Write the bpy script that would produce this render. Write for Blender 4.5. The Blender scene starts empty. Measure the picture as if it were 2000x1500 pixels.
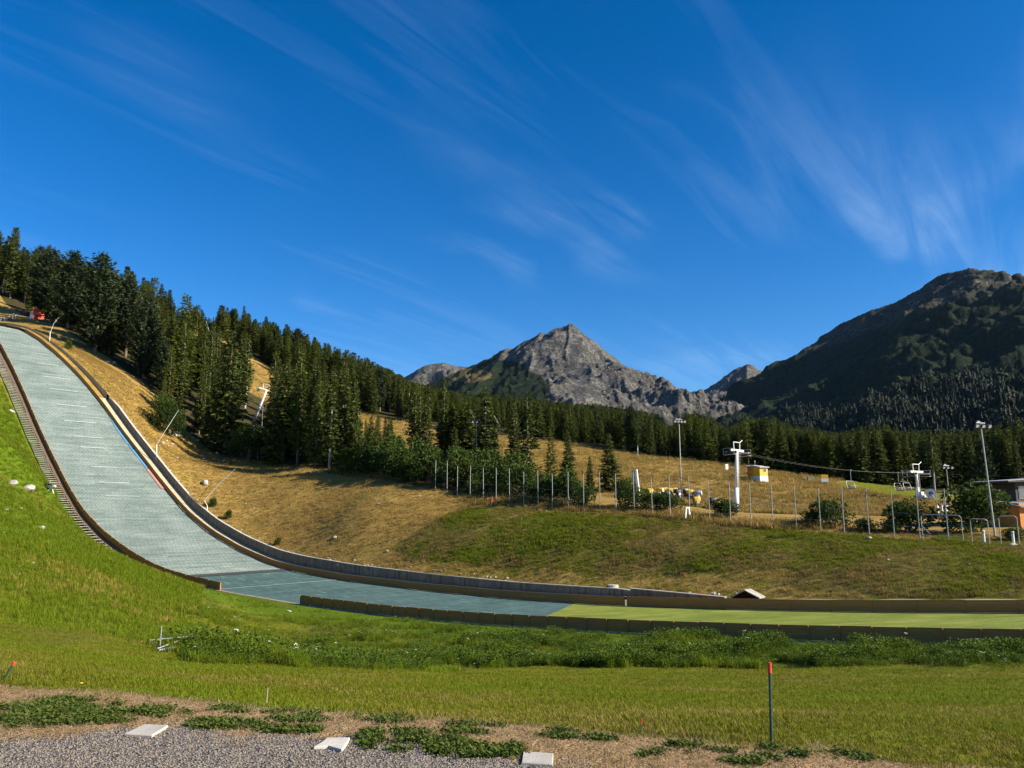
import bpy, math, random
import numpy as np
from mathutils import Vector, Matrix
R = math.radians
scene = bpy.context.scene
# ------------------------------------------------------------------ camera
PITCH = R(9.5); FPX = 1500.0
cam_d = bpy.data.cameras.new('camera'); cam = bpy.data.objects.new('camera', cam_d)
scene.collection.objects.link(cam); scene.camera = cam
cam_d.sensor_width = 36; cam_d.lens = 36 * FPX / 2000
cam_d.clip_start = 0.1; cam_d.clip_end = 30000
cam.location = (0, 0, 0); cam.rotation_euler = (R(90) + PITCH, 0, 0)
# ------------------------------------------------------------------ sky, sun, exposure
SUN_EL = R(29); SUN_AZ = R(107)          # azimuth clockwise from the view direction (+Y)
sd = Vector((math.sin(SUN_AZ) * math.cos(SUN_EL), math.cos(SUN_AZ) * math.cos(SUN_EL), math.sin(SUN_EL)))
sun_d = bpy.data.lights.new('sun', 'SUN'); sun = bpy.data.objects.new('sun', sun_d)
scene.collection.objects.link(sun)
sun_d.energy = 5.0; sun_d.angle = R(0.5); sun_d.color = (1.0, 0.91, 0.74)
sun.rotation_euler = sd.to_track_quat('Z', 'Y').to_euler()
scene.view_settings.view_transform = 'Standard'; scene.view_settings.look = 'None'
scene.view_settings.exposure = 1.06; scene.view_settings.gamma = 1
scene.view_settings.use_curve_mapping = False
scene.cycles.max_bounces = 5; scene.cycles.diffuse_bounces = 2; scene.cycles.glossy_bounces = 1
scene.cycles.transmission_bounces = 2; scene.cycles.transparent_max_bounces = 6
scene.cycles.use_denoising = True

world = bpy.data.worlds.new('World'); scene.world = world; world.use_nodes = True
wn = world.node_tree; wn.nodes.clear()
def N(nt, typ, **kw):
    n = nt.nodes.new(typ)
    for k, v in kw.items(): setattr(n, k, v)
    return n
def setup_world():
    nt = wn; L = nt.links.new
    out = N(nt, 'ShaderNodeOutputWorld'); bg = N(nt, 'ShaderNodeBackground')
    sky = N(nt, 'ShaderNodeTexSky', sky_type='NISHITA', sun_disc=False, sun_elevation=SUN_EL,
            sun_rotation=SUN_AZ, altitude=1350, air_density=1.0, dust_density=0.55, ozone_density=3.2)
    hs = N(nt, 'ShaderNodeHueSaturation'); hs.inputs['Saturation'].default_value = 1.38; hs.inputs['Hue'].default_value = 0.506
    L(sky.outputs[0], hs.inputs['Color'])
    # cirrus: a thin high layer, direction projected on a flat cloud deck
    geo = N(nt, 'ShaderNodeNewGeometry'); sep = N(nt, 'ShaderNodeSeparateXYZ')
    neg = N(nt, 'ShaderNodeVectorMath', operation='SCALE'); neg.inputs['Scale'].default_value = -1
    L(geo.outputs['Incoming'], neg.inputs[0]); L(neg.outputs[0], sep.inputs[0])
    zc = N(nt, 'ShaderNodeMath', operation='MAXIMUM'); zc.inputs[1].default_value = 0.05; L(sep.outputs['Z'], zc.inputs[0])
    zo = N(nt, 'ShaderNodeMath', operation='ADD'); zo.inputs[1].default_value = 0.06; L(zc.outputs[0], zo.inputs[0])
    dx = N(nt, 'ShaderNodeMath', operation='DIVIDE'); L(sep.outputs['X'], dx.inputs[0]); L(zo.outputs[0], dx.inputs[1])
    dy = N(nt, 'ShaderNodeMath', operation='DIVIDE'); L(sep.outputs['Y'], dy.inputs[0]); L(zo.outputs[0], dy.inputs[1])
    cmb = N(nt, 'ShaderNodeCombineXYZ'); L(dx.outputs[0], cmb.inputs[0]); L(dy.outputs[0], cmb.inputs[1])
    # streak texture
    def streak(rot, sx, sy, det, scale, dist):
        m = N(nt, 'ShaderNodeMapping', vector_type='TEXTURE'); m.inputs['Rotation'].default_value = (0, 0, rot); m.inputs['Scale'].default_value = (1 / sx, 1 / sy, 1)
        L(cmb.outputs[0], m.inputs['Vector'])
        t = N(nt, 'ShaderNodeTexNoise'); t.inputs['Scale'].default_value = scale; t.inputs['Detail'].default_value = det
        t.inputs['Roughness'].default_value = 0.62; t.inputs['Distortion'].default_value = dist
        L(m.outputs[0], t.inputs['Vector']); return t.outputs['Fac']
    fine = streak(R(54), 0.5, 4.2, 9, 1.7, 0.9)
    big = streak(R(54), 0.6, 1.2, 2, 0.9, 0.3)
    mul = N(nt, 'ShaderNodeMath', operation='MULTIPLY'); L(fine, mul.inputs[0]); L(big, mul.inputs[1])
    rmp = N(nt, 'ShaderNodeValToRGB'); rmp.color_ramp.elements[0].position = 0.245; rmp.color_ramp.elements[1].position = 0.52
    L(mul.outputs[0], rmp.inputs[0])
    # wisps: soft elongated banks in the cloud deck
    acc = rmp.outputs[0]
    amt = N(nt, 'ShaderNodeMath', operation='MULTIPLY'); amt.inputs[1].default_value = 0.08; L(acc, amt.inputs[0])
    total = amt.outputs[0]
    w = N(nt, 'ShaderNodeTexNoise'); w.inputs['Scale'].default_value = 2.2; w.inputs['Detail'].default_value = 5
    L(cmb.outputs[0], w.inputs['Vector'])
    ws = N(nt, 'ShaderNodeVectorMath', operation='MULTIPLY_ADD'); ws.inputs[1].default_value = (.45, .45, 0); L(w.outputs['Color'], ws.inputs[0]); L(cmb.outputs[0], ws.inputs[2])
    of = N(nt, 'ShaderNodeVectorMath', operation='ADD'); of.inputs[1].default_value = (-.225, -.225, 0); L(ws.outputs[0], of.inputs[0])
    def wisp(cx, cy, ang, la, lb, strength):
        nonlocal total
        m = N(nt, 'ShaderNodeMapping', vector_type='TEXTURE'); m.inputs['Location'].default_value = (cx, cy, 0)
        m.inputs['Rotation'].default_value = (0, 0, ang); m.inputs['Scale'].default_value = (la, lb, 1)
        L(of.outputs[0], m.inputs['Vector'])
        ln = N(nt, 'ShaderNodeVectorMath', operation='LENGTH'); L(m.outputs[0], ln.inputs[0])
        mr = N(nt, 'ShaderNodeMapRange', interpolation_type='SMOOTHSTEP'); mr.inputs[1].default_value = 1; mr.inputs[2].default_value = 0; mr.inputs[3].default_value = 0; mr.inputs[4].default_value = strength
        L(ln.outputs['Value'], mr.inputs[0])
        f = N(nt, 'ShaderNodeMapRange'); f.inputs[1].default_value = .3; f.inputs[2].default_value = .66; L(fine, f.inputs[0])
        mm = N(nt, 'ShaderNodeMath', operation='MULTIPLY'); L(mr.outputs[0], mm.inputs[0]); L(f.outputs[0], mm.inputs[1])
        ad = N(nt, 'ShaderNodeMath', operation='ADD'); L(total, ad.inputs[0]); L(mm.outputs[0], ad.inputs[1]); total = ad.outputs[0]
    def deck(px, py):
        d = ray(px, py); d = d / np.linalg.norm(d); z = max(d[2], .05) + .06
        return d[0] / z, d[1] / z
    for (p0, p1, wdt, st) in (((800, 190), (1290, 560), .26, .42), ((840, 440), (1040, 560), .14, .48), ((1480, 150), (1900, 520), .42, .42), ((1640, 380), (1870, 520), .22, .5),
                             ((1930, 260), (1840, 500), .2, .4), ((120, 40), (520, 260), .25, .2), ((1240, 720), (1560, 690), .5, .55), ((1900, 640), (2150, 420), .5, .6), ((560, 570), (680, 620), .1, .35), ((1100, 380), (1250, 480), .2, .3)):
        a = np.array(deck(*p0)); b = np.array(deck(*p1)); c = (a + b) / 2; d = b - a
        wisp(c[0], c[1], math.atan2(d[1], d[0]), np.linalg.norm(d) / 2 * 1.25, wdt * .8, st * .22)
    cl = N(nt, 'ShaderNodeMath', operation='MINIMUM'); cl.inputs[1].default_value = .8; L(total, cl.inputs[0])
    mix = N(nt, 'ShaderNodeMix', data_type='RGBA'); L(cl.outputs[0], mix.inputs[0]); L(hs.outputs[0], mix.inputs[6])
    mix.inputs[7].default_value = (4.6, 6.0, 7.4, 1)
    L(mix.outputs[2], bg.inputs['Color']); bg.inputs['Strength'].default_value = 0.083
    L(bg.outputs[0], out.inputs[0])
# ------------------------------------------------------------------ pixels of the photograph -> directions
CP, SP = math.cos(PITCH), math.sin(PITCH)
def ray(px, py):
    d0, d2 = (px - 1000) / FPX, (750 - py) / FPX
    return np.array([d0, CP - d2 * SP, SP + d2 * CP])
def at(px, py, depth):
    d = ray(px, py); return d * (depth / d[1])
def project(x, y, z):
    f = y * CP + z * SP; v = -y * SP + z * CP
    f = np.maximum(f, 1e-3)
    return 1000 + FPX * x / f, 750 - FPX * v / f
setup_world()
# ------------------------------------------------------------------ noise
def _h(ix, iy, seed):
    n = (ix.astype(np.int64) * 374761393 + iy.astype(np.int64) * 668265263 + seed * 974634777) & 0xFFFFFFFF
    n = ((n ^ (n >> 13)) * 1274126177) & 0xFFFFFFFF
    return ((n ^ (n >> 16)) & 0xFFFF) / 65535.0
def vnoise(x, y, seed=0):
    x = np.asarray(x, float); y = np.asarray(y, float)
    ix = np.floor(x); iy = np.floor(y); fx = x - ix; fy = y - iy
    fx = fx * fx * fx * (fx * (fx * 6 - 15) + 10); fy = fy * fy * fy * (fy * (fy * 6 - 15) + 10)
    a = _h(ix, iy, seed); b = _h(ix + 1, iy, seed); c = _h(ix, iy + 1, seed); d = _h(ix + 1, iy + 1, seed)
    return (a + (b - a) * fx) * (1 - fy) + (c + (d - c) * fx) * fy
def fbm(x, y, oct=5, seed=0, gain=.5):
    s = 0; a = 1; t = 0
    for i in range(oct):
        s = s + a * vnoise(x, y, seed + i * 17); t += a; a *= gain; x = x * 2.03 + 11.3; y = y * 2.03 + 5.7
    return s / t
def ridged(x, y, oct=5, seed=0, gain=.55):
    s = 0; a = 1; t = 0
    for i in range(oct):
        s = s + a * (1 - np.abs(2 * vnoise(x, y, seed + i * 17) - 1)); t += a; a *= gain; x = x * 2.07 + 3.1; y = y * 2.07 + 9.2
    return s / t
# ------------------------------------------------------------------ the jump: plan axes and profile
PHI = R(49); NX, NY = math.cos(PHI), math.sin(PHI); UX, UY = math.sin(PHI), -math.cos(PHI)
def xy(s, t): return UX * s + NX * t, UY * s + NY * t
def st(x, y): return UX * x + UY * y, NX * x + NY * y
PS = np.array([-330, -275, -250, -232, -218, -206, -198, -189.9, -180.2, -170.5, -161.3, -153.4, -144.5, -136.9, -128, -118.2, -108.8, -102, -91, -73.8, -60, -48, -35.2, -29, -21.5, -9.8, -7.4, 20, 60, 140.])
PZ = np.array([70, 56, 51, 48.2, 45.7, 42.9, 39.6, 35.2, 29.0, 22.2, 15.4, 10.0, 4.2, -.1, -3.5, -6.2, -8.1, -8.8, -9.45, -9.8, -9.8, -9.5, -8.9, -8.55, -8.1, -7.25, -7.05, -5.2, -3.5, -1.5])
CS = np.array([-330, -260, -218, -206, -198, -189.6, -183.5, -174.5, -167.5, -150.7, -140, -120, -92, -70, -40, -10, 60, 140.])
CT = np.array([56, 56.2, 57, 58, 59.3, 60.9, 62.3, 63.9, 64.8, 66.6, 67.4, 67.5, 68.0, 68.4, 67.9, 68.3, 68.5, 68.5])
_fs = np.arange(-330, 140.1, .5)
def _smooth(px, py, k):
    v = np.interp(_fs, px, py); w = np.hanning(k + 2)[1:-1]; w /= w.sum()
    return np.convolve(np.pad(v, (k // 2, k // 2), 'edge'), w, 'valid')
_fz = _smooth(PS, PZ, 17); _fc = _smooth(CS, CT, 41)
def track_z(s): return np.interp(s, _fs, _fz)
TN = 50.0
def t_far(s): return np.interp(s, _fs, _fc)
LEDGE = 1.5                              # walkway between the boards and the concrete wall
def s_on(px, py, t):                     # s where the view through a pixel meets the vertical plane t
    d = ray(px, py); k = t / (NX * d[0] + NY * d[1]); q = d * k
    return UX * q[0] + UY * q[1]
S_WALL0 = s_on(195, 755, 64.5); S_WALL1 = s_on(1245, 1168, 69)
def wall_h(s):                           # height of the ground behind the far side above the mats
    s = np.asarray(s, float)
    a = np.interp(s, [-330, S_WALL0 - 25, S_WALL0, S_WALL0 + 6, -95, S_WALL1 - 3, S_WALL1 + 4, 140], [.6, .7, 1.5, 2.35, 2.2, 1.55, .85, .8])
    return a
# ------------------------------------------------------------------ natural ground: smooth surfaces through known points
class Surf:
    def __init__(self, pts, e):
        self.p = np.array(pts, float); self.e = e
        n = len(self.p); A = np.zeros((n + 3, n + 3))
        d = np.hypot(self.p[:, None, 0] - self.p[None, :, 0], self.p[:, None, 1] - self.p[None, :, 1])
        A[:n, :n] = np.sqrt(d * d + e * e) + np.eye(n) * -1e-6
        A[:n, n] = 1; A[:n, n + 1] = self.p[:, 0] / 100; A[:n, n + 2] = self.p[:, 1] / 100
        A[n:, :n] = A[:n, n:].T
        b = np.zeros(n + 3); b[:n] = self.p[:, 2]
        self.w = np.linalg.lstsq(A, b, rcond=None)[0]
    def __call__(self, x, y):
        x = np.asarray(x, float); y = np.asarray(y, float); shp = np.broadcast(x, y).shape
        x = np.broadcast_to(x, shp).ravel(); y = np.broadcast_to(y, shp).ravel()
        out = np.empty(len(x)); n = len(self.p)
        for i in range(0, len(x), 20000):
            sl = slice(i, i + 20000)
            d2 = (x[sl, None] - self.p[None, :, 0]) ** 2 + (y[sl, None] - self.p[None, :, 1]) ** 2
            out[sl] = np.sqrt(d2 + self.e ** 2) @ self.w[:n] + self.w[n] + self.w[n + 1] * x[sl] / 100 + self.w[n + 2] * y[sl] / 100
        return out.reshape(shp)
GZ = -1.65
near_pts = []
for s in list(np.arange(-330, 60, 9)) + [70, 100, 140]:
    x, y = xy(s, TN - .6); near_pts.append((x, y, float(track_z(s)) - (.25 if s < -95 else .04)))
for (px, py, d) in ((1500, 1420, 6.6), (1500, 1390, 9), (1500, 1360, 14), (1500, 1330, 24), (1500, 1300, 43), (1500, 1275, 47),
                    (2000, 1440, 6.2), (2000, 1400, 8.6), (2000, 1360, 13), (2000, 1325, 23), (2000, 1297, 36),
                    (1000, 1400, 7), (1000, 1380, 9), (1000, 1350, 14), (1000, 1322, 25), (1000, 1300, 45), (1000, 1262, 56),
                    (500, 1366, 8), (500, 1345, 11), (500, 1320, 18), (500, 1292, 38), (450, 1250, 55), (480, 1200, 78),
                    (250, 1338, 8.4), (250, 1310, 13), (250, 1285, 22), (250, 1250, 36), (250, 1180, 52), (240, 1110, 80), (150, 1130, 60),
                    (0, 1322, 8.2), (0, 1300, 11), (0, 1265, 18), (0, 1215, 28), (0, 1150, 42), (0, 1060, 62), (0, 960, 88), (0, 850, 120),
                    (-350, 1300, 10), (-350, 1200, 26), (-350, 1050, 55), (-400, 850, 100)):
    near_pts.append(tuple(at(px, py, d)))
for x in np.arange(-7, 8, 2.0):
    for y in (-6., -2., 1.5, 3.5): near_pts.append((x, y, GZ))
for (px, py) in ((0, 1345), (250, 1358), (500, 1384), (750, 1398), (1000, 1414), (1250, 1440), (1500, 1463), (1700, 1484)):
    d = ray(px, py); k = GZ / d[2]; near_pts.append((d[0] * k, d[1] * k, GZ + .0))
near_pts += [(-30, -30, 0), (0, -40, -1.65), (40, -30, -2.5), (60, 0, -3), (-60, 0, 6), (-120, 0, 25), (-200, 60, 45), (-60, -60, 2), (120, -40, -2)]
near_surf = Surf(near_pts, 1.2)
far_pts = []
for s in list(np.arange(-330, 60, 9)) + [70, 100, 140]:
    x, y = xy(s, float(t_far(s)) + LEDGE + .3); far_pts.append((x, y, float(track_z(s)) + float(wall_h(s))))
def on_t(px, py, t):
    d = ray(px, py); k = t / (NX * d[0] + NY * d[1]); return tuple(d * k)
for (px, py, t) in ((-200, 520, 88), (0, 590, 88), (110, 640, 87), (230, 718, 87), (300, 778, 86), (350, 842, 86), (400, 883, 87), (450, 898, 88), (600, 916, 88), (730, 940, 88), (850, 962, 88), (1000, 984, 88),
                    (1240, 1003, 88), (1500, 1029, 88), (1750, 1049, 88), (2000, 1062, 88), (2300, 1085, 88),
                    (500, 985, 76), (700, 1010, 77), (900, 1050, 77), (1100, 1065, 77), (1400, 1090, 77), (1700, 1105, 77), (2000, 1115, 77),
                    (330, 880, 76), (250, 770, 75)):
    far_pts.append(on_t(px, py, t))
for (px, py, d) in ((1440, 1002, 120), (1330, 986, 123), (1480, 938, 150), (1610, 948, 150), (1400, 906, 176), (1200, 882, 205), (1100, 862, 222), (1000, 846, 240), (850, 862, 212), (700, 812, 262), (760, 846, 235), (480, 722, 292), (540, 765, 270), (400, 660, 318),
                    (900, 828, 258), (1700, 946, 160), (1800, 962, 150), (1650, 930, 192), (1795, 975, 130), (1900, 978, 130), (1970, 1024, 95), (2000, 962, 170), (1200, 965, 140), (1100, 950, 150), (1000, 940, 150), (870, 905, 165), (700, 900, 170), (1600, 1010, 105), (1750, 1025, 100),
                    (600, 880, 182), (450, 850, 195), (200, 640, 262), (0, 560, 302), (420, 650, 345), (600, 735, 335), (800, 795, 352), (900, 815, 385), (1000, 830, 330), (1200, 868, 250), (1400, 885, 250), (1600, 905, 260), (1800, 925, 260), (2000, 935, 270),
                    (2300, 980, 170), (2300, 1040, 110), (-250, 470, 340), (-400, 400, 420), (0, 600, 480), (500, 760, 520), (-300, 560, 560), (900, 840, 520), (1300, 890, 480), (1700, 905, 480), (2200, 905, 480), (1000, 880, 900), (1500, 905, 900), (2000, 900, 900), (400, 860, 900), (0, 800, 900), (2600, 905, 900)):
    far_pts.append(tuple(at(px, py, d)))
far_surf = Surf(far_pts, 4.0)
def height(x, y):
    x = np.asarray(x, float); y = np.asarray(y, float)
    s, t = st(x, y); zt = track_z(s); tf = t_far(s)
    out = np.where(t < TN - .5, 0, zt)
    m = t < TN - .5
    if m.any(): out = np.where(m, near_z(np.where(m, x, 0), np.where(m, y, 0)), out)
    m2 = t > tf + LEDGE
    if m2.any(): out = np.where(m2, far_surf(np.where(m2, x, 0), np.where(m2, y, 100)) + relief(x, y, 1), out)
    return out
def relief(x, y, k):                     # small unevenness of the ground
    r = np.hypot(x, y); w = np.clip((r - 6) / 25, 0, 1)
    return w * ((fbm(x / 7., y / 7., 3, 40 + k) - .5) * .5 + (fbm(x / 1.6, y / 1.6, 2, 60 + k) - .5) * .16)
def near_z(x, y):                        # ground on the near side, cut back under the steps
    z = near_surf(x, y) + relief(x, y, 0); s, t = st(x, y)
    w = np.clip((-93 - s) / 4, 0, 1) * np.clip((t - (TN - 4.2)) / 1.4, 0, 1)
    z = z * (1 - w) + np.minimum(z, track_z(s) - .62) * w
    w = np.clip((s + 97) / 3, 0, 1) * np.clip((t - (TN - 3.6)) / 2.2, 0, 1); w = w * w * (3 - 2 * w)
    return z * (1 - w) + (track_z(s) - .03) * w
def hz(x, y): return float(height(np.array([x]), np.array([y]))[0])
def hit(px, py, dmin=3., dmax=600.):     # where the view through a pixel first meets the ground
    d = ray(px, py); d = d / d[1]
    k = np.geomspace(dmin, dmax, 1500)
    below = d[2] * k < height(d[0] * k, k)
    if not below.any(): return at(px, py, dmax)
    i = int(np.argmax(below)); a, b = (k[i - 1], k[i]) if i else (k[0], k[0])
    for _ in range(18):
        m = (a + b) / 2
        if d[2] * m < hz(d[0] * m, m): b = m
        else: a = m
    return d * b
# ------------------------------------------------------------------ object helpers
COL = scene.collection
def link(o): COL.objects.link(o); return o
def tag(o, label=None, cat=None, group=None, kind=None):
    if label: o['label'] = label
    if cat: o['category'] = cat
    if group: o['group'] = group
    if kind: o['kind'] = kind
    return o
def thing(name, loc, label, cat, group=None, rz=0):
    o = bpy.data.objects.new(name, None); link(o); o.location = loc; o.rotation_euler = (0, 0, rz)
    o.empty_display_size = .3
    return tag(o, label, cat, group)
class MB:
    def __init__(self): self.v = []; self.f = []
    def add(self, vs, fs):
        b = len(self.v); self.v += [tuple(map(float, q)) for q in vs]; self.f += [tuple(b + i for i in q) for q in fs]; return self
    def hexa(self, a):          # 8 corners: bottom 0-3, top 4-7
        return self.add(a, [(3, 2, 1, 0), (4, 5, 6, 7), (0, 1, 5, 4), (1, 2, 6, 5), (2, 3, 7, 6), (3, 0, 4, 7)])
    def box(self, c, size, m=None):
        x, y, z = size[0] / 2, size[1] / 2, size[2] / 2
        vs = [Vector(q) for q in ((-x, -y, -z), (x, -y, -z), (x, y, -z), (-x, y, -z), (-x, -y, z), (x, -y, z), (x, y, z), (-x, y, z))]
        if m is not None: vs = [m @ q for q in vs]
        c = Vector(c); return self.hexa([q + c for q in vs])
    def tube(self, p0, p1, r0, r1=None, n=8, caps=True):
        p0 = Vector(p0); p1 = Vector(p1); r1 = r0 if r1 is None else r1
        d = (p1 - p0).normalized(); a = d.orthogonal().normalized(); b = d.cross(a)
        vs = []
        for p, r in ((p0, r0), (p1, r1)):
            for i in range(n):
                q = 2 * math.pi * i / n; vs.append(p + (a * math.cos(q) + b * math.sin(q)) * r)
        fs = [(i, (i + 1) % n, n + (i + 1) % n, n + i) for i in range(n)]
        if caps: fs += [tuple(range(n - 1, -1, -1)), tuple(range(n, 2 * n))]
        return self.add(vs, fs)
    def path(self, pts, r, n=6):
        for a, b in zip(pts[:-1], pts[1:]): self.tube(a, b, r, r, n)
        return self
    def lathe(self, prof, c, axis=(0, 0, 1), n=14):
        c = Vector(c); d = Vector(axis).normalized(); a = d.orthogonal().normalized(); b = d.cross(a); vs = []; fs = []
        for (r, h) in prof:
            for i in range(n):
                q = 2 * math.pi * i / n; vs.append(c + d * h + (a * math.cos(q) + b * math.sin(q)) * r)
        for k in range(len(prof) - 1):
            for i in range(n): fs.append((k * n + i, k * n + (i + 1) % n, (k + 1) * n + (i + 1) % n, (k + 1) * n + i))
        fs += [tuple(range(n - 1, -1, -1)), tuple(range((len(prof) - 1) * n, len(prof) * n))]
        return self.add(vs, fs)
    def mesh(self, name, mat, smooth=False):
        me = bpy.data.meshes.new(name); me.from_pydata(self.v, [], self.f); me.validate()
        if mat: me.materials.append(mat)
        if smooth: me.polygons.foreach_set('use_smooth', [True] * len(me.polygons))
        return me
    def build(self, name, mat, parent=None, smooth=False, world=False):
        if world and parent is not None:
            inv = Matrix.LocRotScale(parent.location, parent.rotation_euler, None).inverted()
            self.v = [tuple(inv @ Vector(q)) for q in self.v]
        o = link(bpy.data.objects.new(name, self.mesh(name, mat, smooth)))
        if parent is not None: o.parent = parent
        return o
def np_mesh(name, V, F, mat, smooth=True):
    me = bpy.data.meshes.new(name); V = np.asarray(V, np.float32); F = np.asarray(F, np.int32)
    me.vertices.add(len(V)); me.vertices.foreach_set('co', V.ravel())
    k = F.shape[1]; me.loops.add(F.size); me.loops.foreach_set('vertex_index', F.ravel())
    me.polygons.add(len(F)); me.polygons.foreach_set('loop_start', np.arange(0, F.size, k, dtype=np.int32))
    me.polygons.foreach_set('use_smooth', np.full(len(F), smooth))
    me.update(calc_edges=True); me.validate()
    if mat: me.materials.append(mat)
    return me
def grid_faces(a, b, keep=None):
    i = np.arange(a - 1)[:, None] * b + np.arange(b - 1)[None, :]
    F = np.stack([i, i + 1, i + b + 1, i + b], -1).reshape(-1, 4)
    return F if keep is None else F[keep[F].any(1)]
def set_attr(me, name, vals):
    at_ = me.attributes.new(name, 'FLOAT', 'POINT'); at_.data.foreach_set('value', np.asarray(vals, np.float32).ravel())
def copy_tree(o, parent=None):
    c = o.copy(); COL.objects.link(c); c.parent = parent
    for ch in list(o.children): copy_tree(ch, c)
    return c
# ------------------------------------------------------------------ material helpers
class MT:
    def __init__(self, name):
        self.m = bpy.data.materials.new(name); self.m.use_nodes = True; self.nt = self.m.node_tree
        self.b = self.nt.nodes['Principled BSDF']; self.b.inputs['Specular IOR Level'].default_value = 0.25
        self.L = self.nt.links.new; self.pos = None
    def n(self, typ, **kw): return N(self.nt, typ, **kw)
    def P(self, world=True):
        return (self.n('ShaderNodeNewGeometry').outputs['Position'] if world else self.n('ShaderNodeTexCoord').outputs['Object'])
    def noise(self, scale, detail=4, rough=.6, vec=None, stretch=None, rot=0, dist=0, world=True, out='Fac'):
        t = self.n('ShaderNodeTexNoise'); t.inputs['Scale'].default_value = scale; t.inputs['Detail'].default_value = detail
        t.inputs['Roughness'].default_value = rough; t.inputs['Distortion'].default_value = dist
        v = vec or self.P(world)
        if stretch or rot:
            m = self.n('ShaderNodeMapping'); m.inputs['Scale'].default_value = stretch or (1, 1, 1); m.inputs['Rotation'].default_value = (0, 0, rot)
            self.L(v, m.inputs['Vector']); v = m.outputs[0]
        self.L(v, t.inputs['Vector']); return t.outputs[out]
    def ramp(self, fac, stops):
        r = self.n('ShaderNodeValToRGB'); e = r.color_ramp.elements
        while len(e) > len(stops): e.remove(e[-1])
        while len(e) < len(stops): e.new(.5)
        for q, (p, c) in zip(e, stops): q.position = p; q.color = (*c, 1) if len(c) == 3 else c
        self.L(fac, r.inputs[0]); return r.outputs[0]
    def mix(self, fac, a, b, mode='MIX'):
        x = self.n('ShaderNodeMix', data_type='RGBA', blend_type=mode)
        for sock, val in ((x.inputs[0], fac), (x.inputs[6], a), (x.inputs[7], b)):
            if isinstance(val, (int, float)): sock.default_value = val
            elif isinstance(val, tuple): sock.default_value = (*val, 1)
            else: self.L(val, sock)
        return x.outputs[2]
    def math(self, op, a, b=None, c=None):
        x = self.n('ShaderNodeMath', operation=op)
        for i, v in enumerate((a, b, c)):
            if v is None: continue
            if isinstance(v, (int, float)): x.inputs[i].default_value = v
            else: self.L(v, x.inputs[i])
        return x.outputs[0]
    def rng(self, v, a, b, c=0, d=1, smooth=True):
        x = self.n('ShaderNodeMapRange', interpolation_type='SMOOTHSTEP' if smooth else 'LINEAR')
        self.L(v, x.inputs[0])
        for i, q in zip((1, 2, 3, 4), (a, b, c, d)): x.inputs[i].default_value = q
        return x.outputs[0]
    def attr(self, name): return self.n('ShaderNodeAttribute', attribute_name=name).outputs['Fac']
    def bump(self, h, strength, dist):
        b = self.n('ShaderNodeBump'); b.inputs['Strength'].default_value = strength; b.inputs['Distance'].default_value = dist
        self.L(h, b.inputs['Height']); self.L(b.outputs[0], self.b.inputs['Normal']); return b
    def done(self, col, rough=.8, metal=0):
        if isinstance(col, tuple): self.b.inputs['Base Color'].default_value = (*col, 1)
        else: self.L(col, self.b.inputs['Base Color'])
        if isinstance(rough, (int, float)): self.b.inputs['Roughness'].default_value = rough
        else: self.L(rough, self.b.inputs['Roughness'])
        self.b.inputs['Metallic'].default_value = metal; return self.m
def simple(name, col, rough=.6, metal=0, var=.25, scale=3., bump=0., world=True, spec=.3):
    t = MT(name); f = t.noise(scale, 5, .65, world=world); f2 = t.noise(scale * 9, 3, .6, world=world)
    dk = tuple(c * (1 - var) for c in col); lt = tuple(min(1, c * (1 + var * .8)) for c in col)
    c = t.ramp(f, [(.3, dk), (.7, lt)]); c = t.mix(.3, c, t.ramp(f2, [(.3, dk), (.7, lt)]))
    if bump: t.bump(f2, bump, .05)
    t.b.inputs['Specular IOR Level'].default_value = spec
    return t.done(c, rough, metal)
M = {}
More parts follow.
